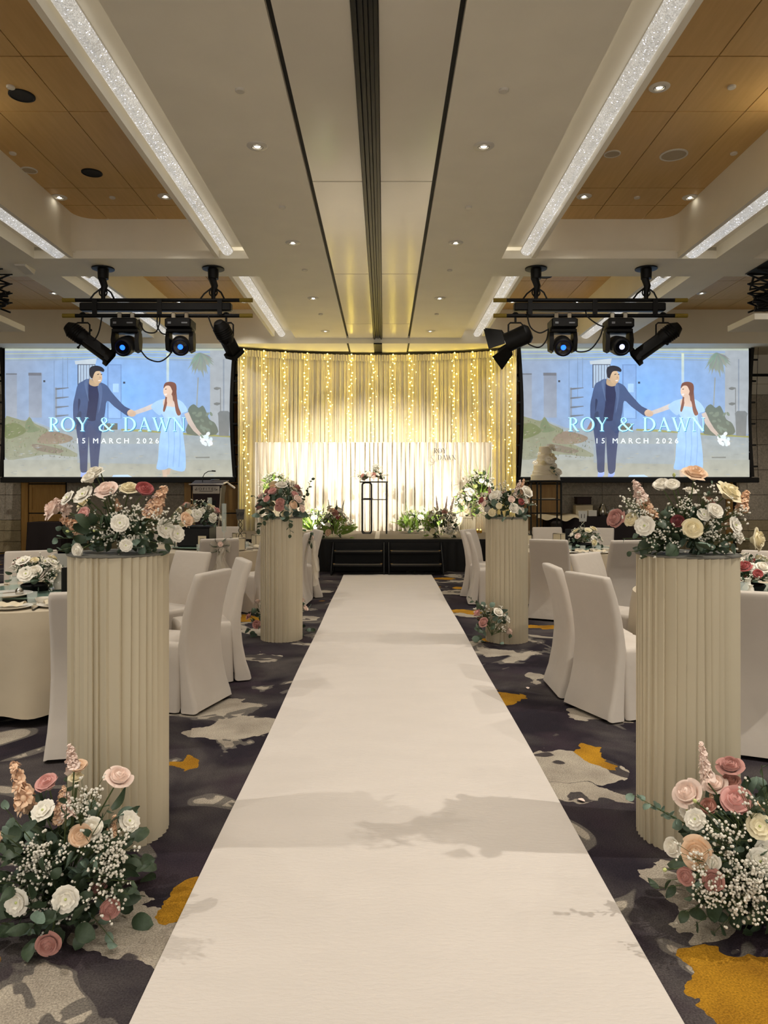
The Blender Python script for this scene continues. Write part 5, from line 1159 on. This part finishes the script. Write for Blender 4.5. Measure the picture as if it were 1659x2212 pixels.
def small_plinth(px_, Y, r, h, label):
    p = at(px_, 1150, Y); t = thing('slatted_plinth', label, 'plinth', (p.x, Y, ST + .002)); m = MB(); n = 30
    m.rings([[((r - (.02 if k % 2 else 0)) * math.cos(2 * PI * k / (2 * n)), (r - (.02 if k % 2 else 0)) * math.sin(2 * PI * k / (2 * n)), z) for k in range(2 * n)] for z in (0, h)]); m.build('fluted_side', M_IVORY, t, False)
    MB().lathe([(.0005, h), (r + .005, h), (r + .005, h - .02)], 32).build('top_disc', M_IVORY, t); return p.x, ST + h
x, z = small_plinth(1010, 16.0, .17, .36, 'short fluted ivory plinth on the stage in front of a taller one'); stage_bunch(1010, 1150, 16.0, .28, .62, 'white delphinium arrangement on the short fluted plinth', 35, ['white', 'white', 'cream'], 34, 6, 0, 20, z=z + .006)
x, z = small_plinth(1040, 16.45, .17, .78, 'tall fluted ivory plinth on the stage beside the backdrop edge'); stage_bunch(1036, 1150, 16.45, .27, .56, 'white roses with lime foliage on the tall fluted plinth', 36, ['white', 'white', 'lime'], 24, 22, 6, 14, z=z + .006)
x, z = small_plinth(595, 16.4, .17, .78, 'fluted ivory plinth on the stage hidden behind the dark bouquet'); stage_bunch(595, 1150, 16.4, .28, .52, 'white and lime arrangement rising behind the dark bouquet', 37, ['white', 'white', 'lime'], 24, 22, 6, 14, z=z + .006)
s3 = stage_bunch(804, 1037, 15.99, .26, .16, 'low peach and white flowers on the centre bar table', 38, ['peach', 'blush', 'white', 'dusty'], 18, 0, 0, 8, ('dark', 'euc'), z=1.743, nl=24, ls=.07)
for x in (-.12, .1, .16): s3.spike((x, 0, .22), (x * .8, 0, .08), 'stock', .6)
s4 = Bunch('stray flower stems leaning on the white backdrop base', at(1062, 1148, 16.6).xy.to_3d() + Vector((0, 0, ST)), 39, (0, 0, .05)); s4.dome(.16, .12, .3, 6, ['white', 'cream'], .08, 4, 14, .07)
t = thing('stage_uplight', 'small white floor light glowing at the fern arrangement', 'stage light', at(980, 1148, 15.6)); t.location.z = ST
MB().lathe([(.0005, 0), (.06, .0), (.075, .02), (.075, .13), (.06, .14)], 18).build('can', M_CREAM, t); MB().lathe([(.0005, .12), (.06, .135)], 18).build('lens', M_LENS, t)
spot('uplight_beam', (0, 0, .17), (-.5, 1.2, .9), 60, 110, .6, .04, (1, .95, .82), t)
t = thing('stage_uplight', 'small black floor light behind the fern arrangement by the lectern', 'stage light', at(700, 1148, 15.7)); t.location.z = ST
MB().lathe([(.0005, 0), (.06, .0), (.075, .02), (.075, .13), (.06, .14)], 18).build('can', M_BLKM, t); MB().lathe([(.0005, .12), (.06, .135)], 18).build('lens', M_LENS, t)
spot('uplight_beam', (0, 0, .17), (-.4, 1.2, .9), 60, 110, .6, .04, (1, .95, .82), t)
for k in range(3):
    p = at(1026 + k * 6, 1148, 16.1); t = thing('votive_candle', 'glowing gold votive beside the fluted plinths, %s in line' % ORD[k], 'candle', (p.x, p.y + .06 * (k % 2), ST + .004), 0, 'gold votives')
    MB().lathe([(.0005, 0), (.03, 0), (.035, .06), (.03, .06), (.026, .01)], 14).build('holder', M_GOLD, t); MB().lathe([(.0005, .04), (.024, .04), (.012, .07), (.0005, .09)], 10).build('flame', mat('flame', (255, 200, 90), .5, emit=(255, 190, 80), estr=5), t)
# cake flowers
for k, (px_, py_, S, c) in enumerate([(1192, 966, 12, 'white'), (1196, 972, 9, 'white'), (1192, 984, 10, 'cream'), (1186, 997, 22, 'white'), (1176, 1001, 12, 'cream'), (1193, 1018, 16, 'cream'), (1205, 1020, 15, 'white'), (1188, 1014, 12, 'white'), (1197, 1005, 10, 'white'), (1198, 991, 9, 'cream'), (1156, 1000, 9, 'white'), (1165, 980, 7, 'white')]):
    y = 15.22 - (.1 + .16 * (py_ - 960) / 80); p = at(px_, py_, y) - Vector(ck.location)
    obj('sugar_flower', ROSE[c][k % 2], ck, p, zto((p.x, -.4, .25), k), S * y / 1600 * .6)
for k in range(8): obj('sugar_leaf', LEAF['euc'], ck, at(1188 + 4 * (k % 5), 1010 + 3 * k % 18, 14.96) - Vector(ck.location), zto((math.cos(k), -.5, math.sin(k)), k), .06)
# ================================================================== CHAIRS
def chair_meshes():
    def hem(ring, amp, z0):                       # the stretched hem arches up between the corners
        return ring
    prof = [(.012, -.335, -.20, .262), (.06, -.325, -.20, .258), (.16, -.295, -.19, .25), (.30, -.268, -.18, .243), (.46, -.252, -.165, .24), (.55, -.256, -.178, .24), (.68, -.275, -.20, .238), (.82, -.31, -.238, .236), (.925, -.345, -.276, .233), (.955, -.352, -.285, .230), (.968, -.345, -.292, .222)]
    rings = []
    for z, yr, yf, hx in prof:
        rg = rrect(0, (yr + yf) / 2, hx, (yf - yr) / 2, min(.03, (yf - yr) / 2 * .9), z, 5)
        if z < .1: rg = [(x, y, z + .055 * max(0, 1 - (x / hx) ** 2) * (1 if z < .05 else .8)) for x, y, z in rg]
        rings.append(rg)
    # extra columns across the width keep the back softly hollow
    back = MB().rings(rings, False, True)
    prof2 = [(.012, .265, .285), (.05, .26, .28), (.2, .245, .262), (.36, .238, .25), (.45, .236, .246), (.478, .228, .238), (.486, .2, .21)]
    rings = []
    for z, hx, yf in prof2:
        yr = -.19; rg = rrect(0, (yr + yf) / 2, hx, (yf - yr) / 2, .035, z, 5)
        if z < .1: rg = [(x, y, z + .05 * max(0, 1 - (x / hx) ** 4) * max(0, (1 if abs(x) < hx - .03 else 0)) + (.04 * max(0, 1 - ((y - .05) / .2) ** 2) if abs(x) > hx - .03 else 0)) for x, y, z in rg]
        rings.append(rg)
    seat = MB().rings(rings, False, True)
    return back, seat
def refine(mb, name, m):
    me = mb.mesh(name, m, True, 75)
    return me
_b, _s = chair_meshes(); CH_B = refine(_b, 'backrest_cover', M_COVER); CH_S = refine(_s, 'seat_cover', M_COVER)
CH_L = MB().box(-.02, .02, -.02, .02, 0, .44).mesh('leg', M_BLACK, False)
def chair(x, y, rz, label, group, legs=True):
    t = thing('banquet_chair', label, 'chair', (x, y, 0), rz, group)
    for nm, me in (('backrest_cover', CH_B), ('seat_cover', CH_S)): obj(nm, me, t)
    if legs:
        for lx, ly in ((-.19, -.22), (.19, -.22), (-.19, .2), (.19, .2)): obj('leg', CH_L, t, (lx, ly, 0))
    return t
def around(c, ang, r, label, group, twist=0):
    a = math.radians(ang); x, y = c[0] + r * math.cos(a), c[1] + r * math.sin(a)
    return chair(x, y, math.atan2(c[1] - y, c[0] - x) - PI / 2 + math.radians(twist), label, group)
T1L, T1R, T2L, T2R = (-2.66, 5.75), (2.90, 5.75), (-2.50, 10.35), (2.62, 10.15)
g1 = 'white covered chairs around the tables'
around(T1L, -52.3, 1.50, 'white covered chair half hidden by the near left plinth, back to camera', g1, -26)
around(T1L, -16.6, 1.18, 'white covered chair just right of the near left plinth, nearest the aisle carpet', g1)
around(T1L, 18, 1.24, 'white covered chair beside the runner, second past the near left plinth', g1, 4)
around(T1L, 57, 1.23, 'white covered chair facing the camera between near left plinth and bow chair', g1)
around(T1L, 118, 1.25, 'white covered chair at the far side of the left front table', g1)
around(T1L, 150, 1.3, 'white covered chair at the picture left edge beyond the left front table', g1)
around(T1R, 202.5, 1.30, 'white covered chair just left of the near right plinth, seat toward it', g1)
around(T1R, 180.5, 1.28, 'white covered chair mostly behind the one by the near right plinth', g1)
around(T1R, 133, 1.2, 'white covered chair facing the camera, third left of the near right plinth', g1)
around(T1R, 246, 1.36, 'white covered chair cut by the picture right edge, right of the near plinth', g1)
around(T1R, 60, 1.25, 'white covered chair beyond the right front table', g1)
hc = around(T2L, -70, 1.22, 'white covered chair with a pink rose and tulle on its back', g1)
ic = around(T2L, -8, 1.16, 'white covered chair with long tulle sash beside the stage steps', g1, 4)
around(T2L, 19, 1.30, 'white covered chair behind the tulle sash chair, nearest the stage', g1)
around(T2L, -42, 1.22, 'white covered chair hidden behind the lectern-side plinth, seat showing', g1)
for k, a in enumerate((62, 92, 125)): around(T2L, a, 1.2, 'white covered chair facing the camera before the curtain, %s from the aisle' % ORD[k], g1)
around(T2R, 244, 1.22, 'white covered chair with its broad back right of the cake-side plinth', g1)
around(T2R, 279, 1.22, 'white covered chair with its back to the camera left of the near right bouquet', g1)
around(T2R, 176, 1.14, 'white covered chair left of the cake-side plinth, seen edge on', g1)
around(T2R, 148, 1.30, 'white covered chair peeping past the cake-side plinth toward the stage', g1)
around(T2R, 92, 1.2, 'white covered chair below the cake table, facing the camera', g1); around(T2R, 62, 1.2, 'white covered chair facing the camera beside the dark menu board', g1)
# tulle and flowers tied on the two bow chairs
M_TULLE = mat('tulle', (236, 226, 208), .9, .05, 20, alpha=.42, spec=.1)
def bow(ch, seed, side=0):
    r_ = random.Random(seed); b = obj('chair_bow', None, ch, (side, -.33 if not side else -.30, .90))
    obj('rose', ROSE['blush'][1], b, (0, -.03, .0), zto((0, -1, .3)), .038); obj('lisianthus', LISI['white'], b, (.02, -.03, -.065), zto((0, -1, -.1)), .03)
    for k in range(7): a = k * .9 + .3; obj('leaf', LEAF['oval'], b, (.03 * math.cos(a), -.01, .03 * math.sin(a) - .03), zto((math.cos(a), -.2, math.sin(a) * .7), 1.5), .1)
    for k in range(3):
        x0 = r_.uniform(-.03, .03); MB().grid(lambda u, v, x0=x0, k=k: (x0 + (u - .5) * (.05 + .16 * v) + .02 * math.sin(v * 9 + k), -.02 - .02 * k - .06 * v - .02 * math.sin(u * 9 + v * 5 + k), -.04 - v * (.62 - .1 * k)), 8, 14).build('tulle_tail', M_TULLE, b)
    for s in (-1, 1): MB().grid(lambda u, v, s=s: (s * .12 * math.sin(PI * v) + .0 * u, -.03 - .02 * u, -.03 + (u - .5) * .09 * math.sin(PI * v) + .04 * math.sin(2 * PI * v)), 4, 12).build('bow_loop', M_TULLE, b)
bow(hc, 1); bow(ic, 2)

# ================================================================== TABLES
def table(c, nm, seed, r=.92):
    t = thing('round_table', 'round banquet table hidden under the cloth, %s' % nm, 'table', (c[0], c[1], 0)); MB().lathe([(.0005, .70), (r - .04, .70), (r - .04, .73), (.0005, .73)], 40).build('table_top', M_BLACK, t)
    MB().lathe([(.3, 0), (.28, .05), (.06, .12), (.06, .70)], 20, cap0=True).build('pedestal', M_BLACK, t)
    rr_ = random.Random(seed); p1, p2 = rr_.uniform(0, 6), rr_.uniform(0, 6)
    def cl(u, v):
        a = 2 * PI * u
        if v < .3001: rad = r * v / .3; return (c[0] + rad * math.cos(a), c[1] + rad * math.sin(a), .744)
        f = (v - .3) / .7; fold = (.5 + .5 * math.sin(a * 11 + p1 + 1.5 * math.sin(a * 3 + p2))) ** 1.6
        rad = r + .012 * min(1, f * 8) + f * (.01 + .06 * fold); z = .742 - .005 * min(1, f * 8) - (.742 - .085) * f - .02 * fold * f
        return (c[0] + rad * math.cos(a), c[1] + rad * math.sin(a), z)
    MB().grid(cl, 160, 20).build('tablecloth', M_CLOTH, None, True, 50, label='beige floor-length tablecloth on the %s' % nm, cat='tablecloth', group='beige tablecloths')
def susan(c, nm, r=.46):
    t = thing('glass_turntable', 'round green-edged glass turntable on the %s' % nm, 'turntable', (c[0], c[1], .745), 0, 'glass turntables')
    MB().lathe([(.0005, .0), (.16, 0), (.16, .022), (.0005, .022)], 24).build('turntable_base', M_STEEL, t); MB().lathe([(.0005, .023), (r - .006, .023), (r, .029), (r - .006, .035), (.0005, .035)], 56).build('glass_disc', M_TEAL, t)
ZT, ZS = .746, .782
PLATE = MB().lathe([(.0005, .0), (.075, .0), (.13, .014), (.135, .018), (.128, .019), (.08, .008), (.0005, .007)], 32).mesh('plate', M_CHINA)
BOWL = MB().lathe([(.0005, .0), (.028, .0), (.03, .006), (.052, .03), (.058, .05), (.054, .05), (.045, .025), (.0005, .012)], 24).mesh('bowl', M_CHINA)
GLASSM = MB().lathe([(.0005, .0), (.03, .0), (.036, .09), (.033, .09), (.028, .008), (.0005, .008)], 20).mesh('glass', M_GLASS)
NAPM = MB().grid(lambda u, v: ((u - .5) * .17, (v - .5) * .1, .012 + .02 * math.sin(PI * v) + .006 * math.sin(u * 14)), 10, 6).mesh('napkin', M_NAPKIN)
def fork_m():
    m = MB(); m.tube([(0, -.1, .004), (0, .02, .006), (0, .05, .008)], [.005, .004, .007], 5)
    for k in (-1.5, -.5, .5, 1.5): m.tube([(k * .003, .05, .008), (k * .005, .065, .008), (k * .005, .1, .012)], .0014, 4)
    return m
FORK = fork_m().mesh('fork', M_STEEL); KNIFE = MB().rings([[(-.005, y, .002), (w_, y, .002), (w_, y, .007), (-.005, y, .007)] for y, w_ in ((-.11, .005), (0, .005), (.02, .009), (.09, .008), (.12, -.003))], True, True).mesh('knife', M_BLKM)
M_EDGE = mat('box_edge_black', (28, 24, 22), .5)
def put(name, me, c, ang, r, z, label, cat, group, spin=0.0, off=0.0, sc=None):
    a = math.radians(ang); x = c[0] + r * math.cos(a) - off * math.sin(a); y = c[1] + r * math.sin(a) + off * math.cos(a)
    return obj(name, me, None, (x, y, z), (0, 0, a + PI / 2 + spin), sc, label, cat, group)
def setting(c, ang, where, napkin=True, box=False, cup=True, cut=True):
    put('dinner_plate', PLATE, c, ang, .72, ZT, 'white dinner plate %s' % where, 'plate', 'dinner plates')
    if napkin: put('napkin', NAPM, c, ang, .72, ZT + .012, 'folded cream napkin on the plate %s' % where, 'napkin', 'napkins')
    if cup: put('soup_bowl', BOWL, c, ang, .58, ZT, 'small white bowl %s' % where, 'bowl', 'soup bowls', 0, .17)
    if cut: put('fork', FORK, c, ang, .74, ZT, 'silver fork %s' % where, 'fork', 'forks', 0, -.17); put('knife', KNIFE, c, ang, .74, ZT, 'dark handled knife %s' % where, 'knife', 'knives', 0, .17)
    put('water_glass', GLASSM, c, ang, .56, ZT, 'clear tumbler %s' % where, 'glass', 'tumblers', 0, -.14)
    if box:
        a = math.radians(ang); t = thing('favour_box', 'cream favour box with dark edges %s' % where, 'box', (c[0] + .74 * math.cos(a), c[1] + .74 * math.sin(a), ZT + .02), .6, 'favour boxes')
        MB().cbox((0, 0, .075), (.075, .075, .075), .002).build('carton', M_CREAM, t, False); m = MB()
        for sx in (-1, 1):
            for sy in (-1, 1): m.cbox((sx * .0752, sy * .0752, .075), (.0025, .0025, .075))
        for sy in (-1, 1): m.cbox((0, sy * .0752, .149), (.075, .003, .003)); m.cbox((sy * .0752, 0, .149), (.003, .075, .003))
        m.build('dark_edging', M_EDGE, t, False)
for c, nm, sd in ((T1L, 'left front table', 1), (T1R, 'right front table', 2), (T2L, 'left table near the stage', 3), (T2R, 'right table near the stage', 4)): table(c, nm, sd); susan(c, nm)
for c, angs, nm in ((T1L, (-80, -57, -20, 10, 52, 100, 150), 'left front table'), (T1R, (206, 178, 138, 230), 'right front table'), (T2R, (244, 279, 262, 300, 148, 92), 'right table near the stage')):
    for k, a in enumerate(angs): setting(c, a, 'at seat %s of the %s' % (ORD[k], nm), box=(k in (4, 5)))
for k, a in enumerate((-70, -42, -8, 14, 62, 92, 125)): setting(T2L, a, 'at seat %s of the left table near the stage' % ORD[k], napkin=k != 1, box=k in (1, 3, 4))
# folded rose-coloured napkin in a bowl on the lectern-side table
p = (T2L[0] + .52, T2L[1] - .45); t = thing('napkin_bowl', 'white bowl holding a crumpled rose napkin before the number stand', 'bowl', (p[0], p[1], ZT)); obj('bowl', BOWL, t, scale=1.3)
MB().grid(lambda u, v: ((u - .5) * .15, (v - .5) * .1, .06 + .035 * math.sin(u * 11) * math.sin(v * 7 + 1) + .02), 12, 8).build('rose_napkin', FLOWER['red'], t)
# centrepieces
def centre(c, off, label, seed, size=.24, h=.24):
    s = Bunch(label, (c[0] + off[0], c[1] + off[1], ZS), seed, (0, 0, .06), 'centrepiece', 'low table centrepieces', name='flower_centrepiece')
    MB().lathe([(.0005, .0), (.09, .0), (.11, .04), (.1, .05)], 24).build('dish', M_BLKM, s.t)
    s.dome(size, size, h, 16, ['white', 'cream', 'blush', 'red', 'white'], .085, 16, 46, .06, ('rose', 'lisi'), .03, .14); return s
centre(T1L, (-.02, -.05), 'low white and red rose centrepiece on the left front table', 51)
centre(T1R, (-.08, -.05), 'low white and blush centrepiece at the picture right edge', 52)
centre(T2R, (.1, -.1), 'low white and pink centrepiece below the number stand', 53)
# tall centrepiece on a black stand
t = thing('flower_stand', 'black box stand under the tall bouquet on the lectern-side table', 'stand', (T2L[0] - .1, T2L[1] - .05, ZS)); MB().cbox((0, 0, .13), (.22, .22, .13), .01).build('box_body', M_BLKM, t); MB().box(-.235, .235, -.235, .235, .26, .275).build('lid', M_BLKM, t, False)
s = Bunch('full blush and white centrepiece on the black box stand', (T2L[0] - .1, T2L[1] - .05, ZS + .277), 54, (0, 0, .06), 'centrepiece', name='flower_centrepiece')
s.dome(.36, .3, .30, 30, ['blush', 'white', 'cream', 'pink', 'peach', 'mauve'], .10, 14, 60, .075, ('rose', 'lisi'), .02, .2)
def candle_glass(px_, py_, Y, r, h, label):
    p = at(px_, py_, Y); t = thing('glass_candle_tube', label, 'candle holder', (p.x, p.y, ZS)); st = p.z - ZS
    MB().lathe([(.0005, 0), (.05, .0), (.05, .008), (.008, .014), (.008, st - .02), (r * .9, st)], 20).build('foot', M_GLASS, t)
    MB().lathe([(r, st), (r, st + h), (r - .004, st + h), (r - .004, st + .006), (.0005, st + .006)], 24).build('tube', M_GLASS, t)
    MB().cyl((0, 0, st + .008), (0, 0, st + h * .45), .012, .010, 10).build('taper_candle', M_CREAM, t)
candle_glass(453, 1110, 10.45, .032, .23, 'taller clear glass candle tube before the lectern'); candle_glass(484, 1148, 10.1, .032, .38, 'clear glass candle tube right of the lectern-side centrepiece'); candle_glass(411, 1130, 10.6, .02, .16, 'thin clear glass candle tube left of the lectern')
t = thing('menu_card', 'cream printed card leaning on the black box stand', 'card', (T2L[0] + .04, T2L[1] - .33, ZS), -.1); MB().box(-.055, .055, -.004, .004, 0, .15).build('card', M_CREAM, t, False)
for k in range(3): MB().box(-.03, .03, -.006, -.004, .05 + k * .03, .056 + k * .03).build('text_line', M_INK, t, False)
# twisted number stands
def number_stand(px_, py_top, py_bot, Y, txt, label, m, mp, ztab=ZT):
    b_ = at(px_, py_bot, Y); tp = at(px_, py_top, Y); t = thing('table_number_stand', label, 'table number', (b_.x, Y, ztab)); H = tp.z - ztab; ph = .15; hs = H - ph
    MB().lathe([(.0005, 0), (.05, 0), (.05, .01), (.0005, .012)], 20).build('foot', m, t)
    for s_ in (0, PI): MB().tube([(.026 * math.sin(s_ + k * PI / 8 ), .026 * math.cos(s_ + k * PI / 8) * .3, .01 + hs * k / 36) for k in range(37)], .0045, 5).build('twisted_rod', m, t)
    MB().rings([[(-.05, -.006, hs), (.05, -.006, hs), (.05, .006, hs), (-.05, .006, hs)], [(-.064, -.006, H), (.064, -.006, H), (.064, .006, H), (-.064, .006, H)]], True, True).build('number_plate', mp, t, False)
    if txt: text_obj(txt, .085, M_INK if mp is not M_PLATE_D else mat('vip_ink', (20, 18, 18), .5), t, (0, -.009, H - .075), name='number_lettering')
M_PLATE_D = mat('plate_bronze', (78, 72, 64), .4, .06, 8, metal=.3); M_PLATE_L = mat('plate_silver', (168, 164, 156), .35, .05, 8, metal=.2)
number_stand(519, 1100, 1162, 10.75, 'VIP', 'dark twisted table stand with VIP plate before the curtain', M_BLKM, M_PLATE_D); number_stand(1259, 1104, 1152, 10.6, '11', 'silver twisted table stand numbered eleven over the centrepiece', M_STEEL, M_PLATE_L, ZT)
number_stand(134, 1196, 1238, 6.3, '', 'twisted silver stand partly hidden by the near left bouquet', M_STEEL, M_PLATE_L)
def menu_board(x, y, rz, w_, h, label):
    t = thing('menu_board', label, 'board', (x, y, ZT), rz); MB().cbox((0, 0, h / 2), (w_ / 2, .008, h / 2), .002).build('panel', M_BLACK, t, False); MB().cbox((0, 0, .006), (w_ / 2, .05, .006), .002).build('foot', M_BLACK, t, False)
p = at(147, 1268, 5.62); menu_board(p.x, p.y, .9, .1, .22, 'black upright board beside the near left plinth edge'); p = at(1226, 1176, 10.2); menu_board(p.x + .05, p.y, 0, .16, .27, 'black upright board between the two chairs below the cake')
# vinegar jug, serving plate, creamers, tumbler on the front tables
JUG = MB().lathe([(.0005, .0), (.035, .0), (.05, .03), (.045, .06), (.022, .095), (.02, .12), (.032, .14), (.029, .14), (.017, .12), (.0005, .1)], 22).mesh('jug', M_CHINA)
p = at(131, 1246, 5.75); obj('vinegar_jug', JUG, None, (p.x, p.y, ZS), None, 1.1, 'small white jug right of the left front centrepiece', 'jug'); obj('jug_saucer', PLATE, None, (p.x, p.y, ZS - .002), None, .6, 'white saucer under the small jug', 'saucer')
p = at(12, 1284, 5.35); obj('serving_plate', PLATE, None, (p.x, p.y, ZS), None, 1.35, 'oval white serving plate at the picture left edge on the turntable', 'plate'); t = thing('serving_spoon', 'steel serving spoon resting on the oval plate', 'spoon', (p.x, p.y, ZS + .012), .6)
MB().tube([(-.14, 0, .012), (0, 0, .012), (.06, 0, .014)], .005, 5).build('spoon_handle', M_STEEL, t); MB().ball((.09, 0, .016), .03, 10, 5).build('spoon_bowl', M_STEEL, t)
for k, (px_, py_) in enumerate(((1604, 1262), (1616, 1250), (1622, 1268))):
    p = at(px_, py_, 5.35 + .1 * (k == 1)); o = obj(('tumbler', 'cream_pot', 'salt_pot')[k], GLASSM if k == 0 else JUG, None, (p.x, p.y, ZS), None, (1.15, .85, .6)[k], ('clear tumbler on the right front turntable by the plinth', 'white lidded pot behind the tumbler by the plinth', 'tiny white pot right of the tumbler by the plinth')[k], ('glass', 'pot', 'pot')[k])
o = obj('blue_plate', PLATE, None, (T1R[0] - .80, T1R[1] + .06, ZT), None, .8, 'bluish side plate at the table edge left of the near right plinth', 'plate')

# ================================================================== BACK OF THE HALL
def draped_table(x0, x1, y0, y1, h, label, seed, cut=.0):
    rr_ = random.Random(seed); cx, cy = (x0 + x1) / 2, (y0 + y1) / 2; hx, hy = (x1 - x0) / 2, (y1 - y0) / 2; rings = []; n = 18
    base = rrect(0, 0, hx, hy, .04, 0, n // 3); prm = [0]
    dense = []
    for i in range(len(base)):
        a, b = Vector(base[i]), Vector(base[(i + 1) % len(base)]); k_ = max(1, int((b - a).length / .07))
        dense += [a.lerp(b, q / k_) for q in range(k_)]
    for f in (0, .03, .3, .6, 1):
        rg = []
        for i, p in enumerate(dense):
            o = p.normalized() * ((.02 + .03 * math.sin(i * .9) + .02 * math.sin(i * .37)) * f); rg.append((p.x + o.x, p.y + o.y, h - (h - cut - .02 * math.sin(i * .23)) * f - (.006 if f else 0)))
        rings.append(rg)
    t = thing('draped_table', label, 'table', (cx, cy, 0)); MB().rings(list(reversed(rings)), False, True).build('dark_cloth', M_DKCLOTH, t); m = MB()
    for sx in (-1, 1):
        for sy in (-1, 1): m.cyl((sx * (hx - .08), sy * (hy - .08), 0), (sx * (hx - .08), sy * (hy - .08), h - .02), .02, n=8)
    m.build('legs', M_BLKM, t)
draped_table(-8.35, -7.55, 17.3, 17.95, .80, 'dark brown draped table by the timber doors at far left', 1, .12)
draped_table(3.86, 6.9, 17.45, 18.05, .93, 'long dark draped buffet table behind the cake stand', 2, .02)
BZ = .935
t = thing('folded_linen', 'heap of white linen draped over the left end of the buffet', 'linen', (4.05, 17.55, BZ)); MB().grid(lambda u, v: ((u - .5) * 1.0 , (v - .5) * .5 - .12 * (v < .15), .03 + .015 * math.sin(u * 9) + .015 * math.sin(v * 5 + u * 4) - (.14 * max(0, 1 - v * 6) * (.4 + .6 * math.sin(u * 7) ** 2))), 24, 14).build('cloth', mat('linen', (206, 190, 158), .85), t)
t = thing('carton', 'white carton stacked under a dark box on the buffet', 'box', (4.75, 17.7, BZ)); MB().cbox((0, 0, .13), (.2, .15, .13), .004).build('carton_body', M_CREAM, t, False)
t = thing('dark_box', 'dark box on top of the white carton at the buffet', 'box', (4.75, 17.7, BZ + .262)); MB().cbox((0, 0, .1), (.17, .13, .08), .01).cbox((0, 0, .185), (.18, .14, .012), .004).build('box_body', M_MAHOG, t)
t = thing('cream_caddy', 'pale square caddy in front of the white carton', 'box', (4.92, 17.52, BZ)); MB().cbox((0, 0, .07), (.1, .05, .07), .004).build('caddy_body', M_CHINA, t)
t = thing('coffee_jug', 'steel coffee jug on the buffet beside the teapots', 'jug', (5.2, 17.62, BZ)); MB().lathe([(.0005, 0), (.08, 0), (.1, .08), (.085, .2), (.05, .26), (.055, .3), (.0005, .31)], 20).build('jug_body', M_STEEL, t); MB().tube([(.06, 0, .27), (.14, 0, .24), (.15, 0, .14), (.09, 0, .08)], .01, 6).build('jug_handle', M_STEEL, t)
for k in range(2):
    t = thing('teapot', 'round white teapot on the buffet, %s' % ('next to the coffee jug' if k == 0 else 'next to the glasses'), 'teapot', (5.45 + k * .42, 17.6, BZ), 0, 'white teapots'); MB().lathe([(.0005, 0), (.07, 0), (.13, .06), (.125, .12), (.06, .17), (.0005, .175)], 24).build('pot', M_CHINA, t)
    MB().ball((0, 0, .185), .02).build('lid_knob', M_CHINA, t); MB().tube([(-.11, 0, .07), (-.17, 0, .1), (-.19, 0, .16)], [.025, .018, .012], 8).build('spout', M_CHINA, t); MB().tube([(.11, 0, .13), (.18, 0, .13), (.18, 0, .06), (.11, 0, .05)], .01, 6).build('handle', M_CHINA, t)
for k in range(8):
    obj('wine_glass', GLASSM, None, (6.08 + .1 * (k % 5), 17.62 + .14 * (k // 5), BZ), None, 1.9, 'upturned clear glass in the row on the buffet, %s along' % ORD[k], 'glass', 'glasses on the buffet')
t = thing('dark_chest', 'dark cloth bundle on the stage floor behind the cake table', 'bundle', (3.98, 17.1, .0)); MB().cbox((0, 0, .42), (.12, .12, .42), .05).build('bundle', M_DKCLOTH, t)
PETAL = leaf_mesh(.8).mesh('petal', FLOWER['blush'])
# petals fallen on the carpet
for k, (px_, py_) in enumerate(((1139, 1487), (1249, 1730), (1068, 1380))):
    Y = CAMZ * 1600 / (py_ - HOR); p = at(px_, py_, Y); obj('fallen_petal', LEAF['oval'], None, (p.x, p.y, .012), (PI / 2, 0, k), .035, 'single fallen petal on the carpet right of the runner, %s from the camera' % ORD[[1, 0, 2][k]], 'petal', 'fallen petals').data = PETAL if k else PETAL
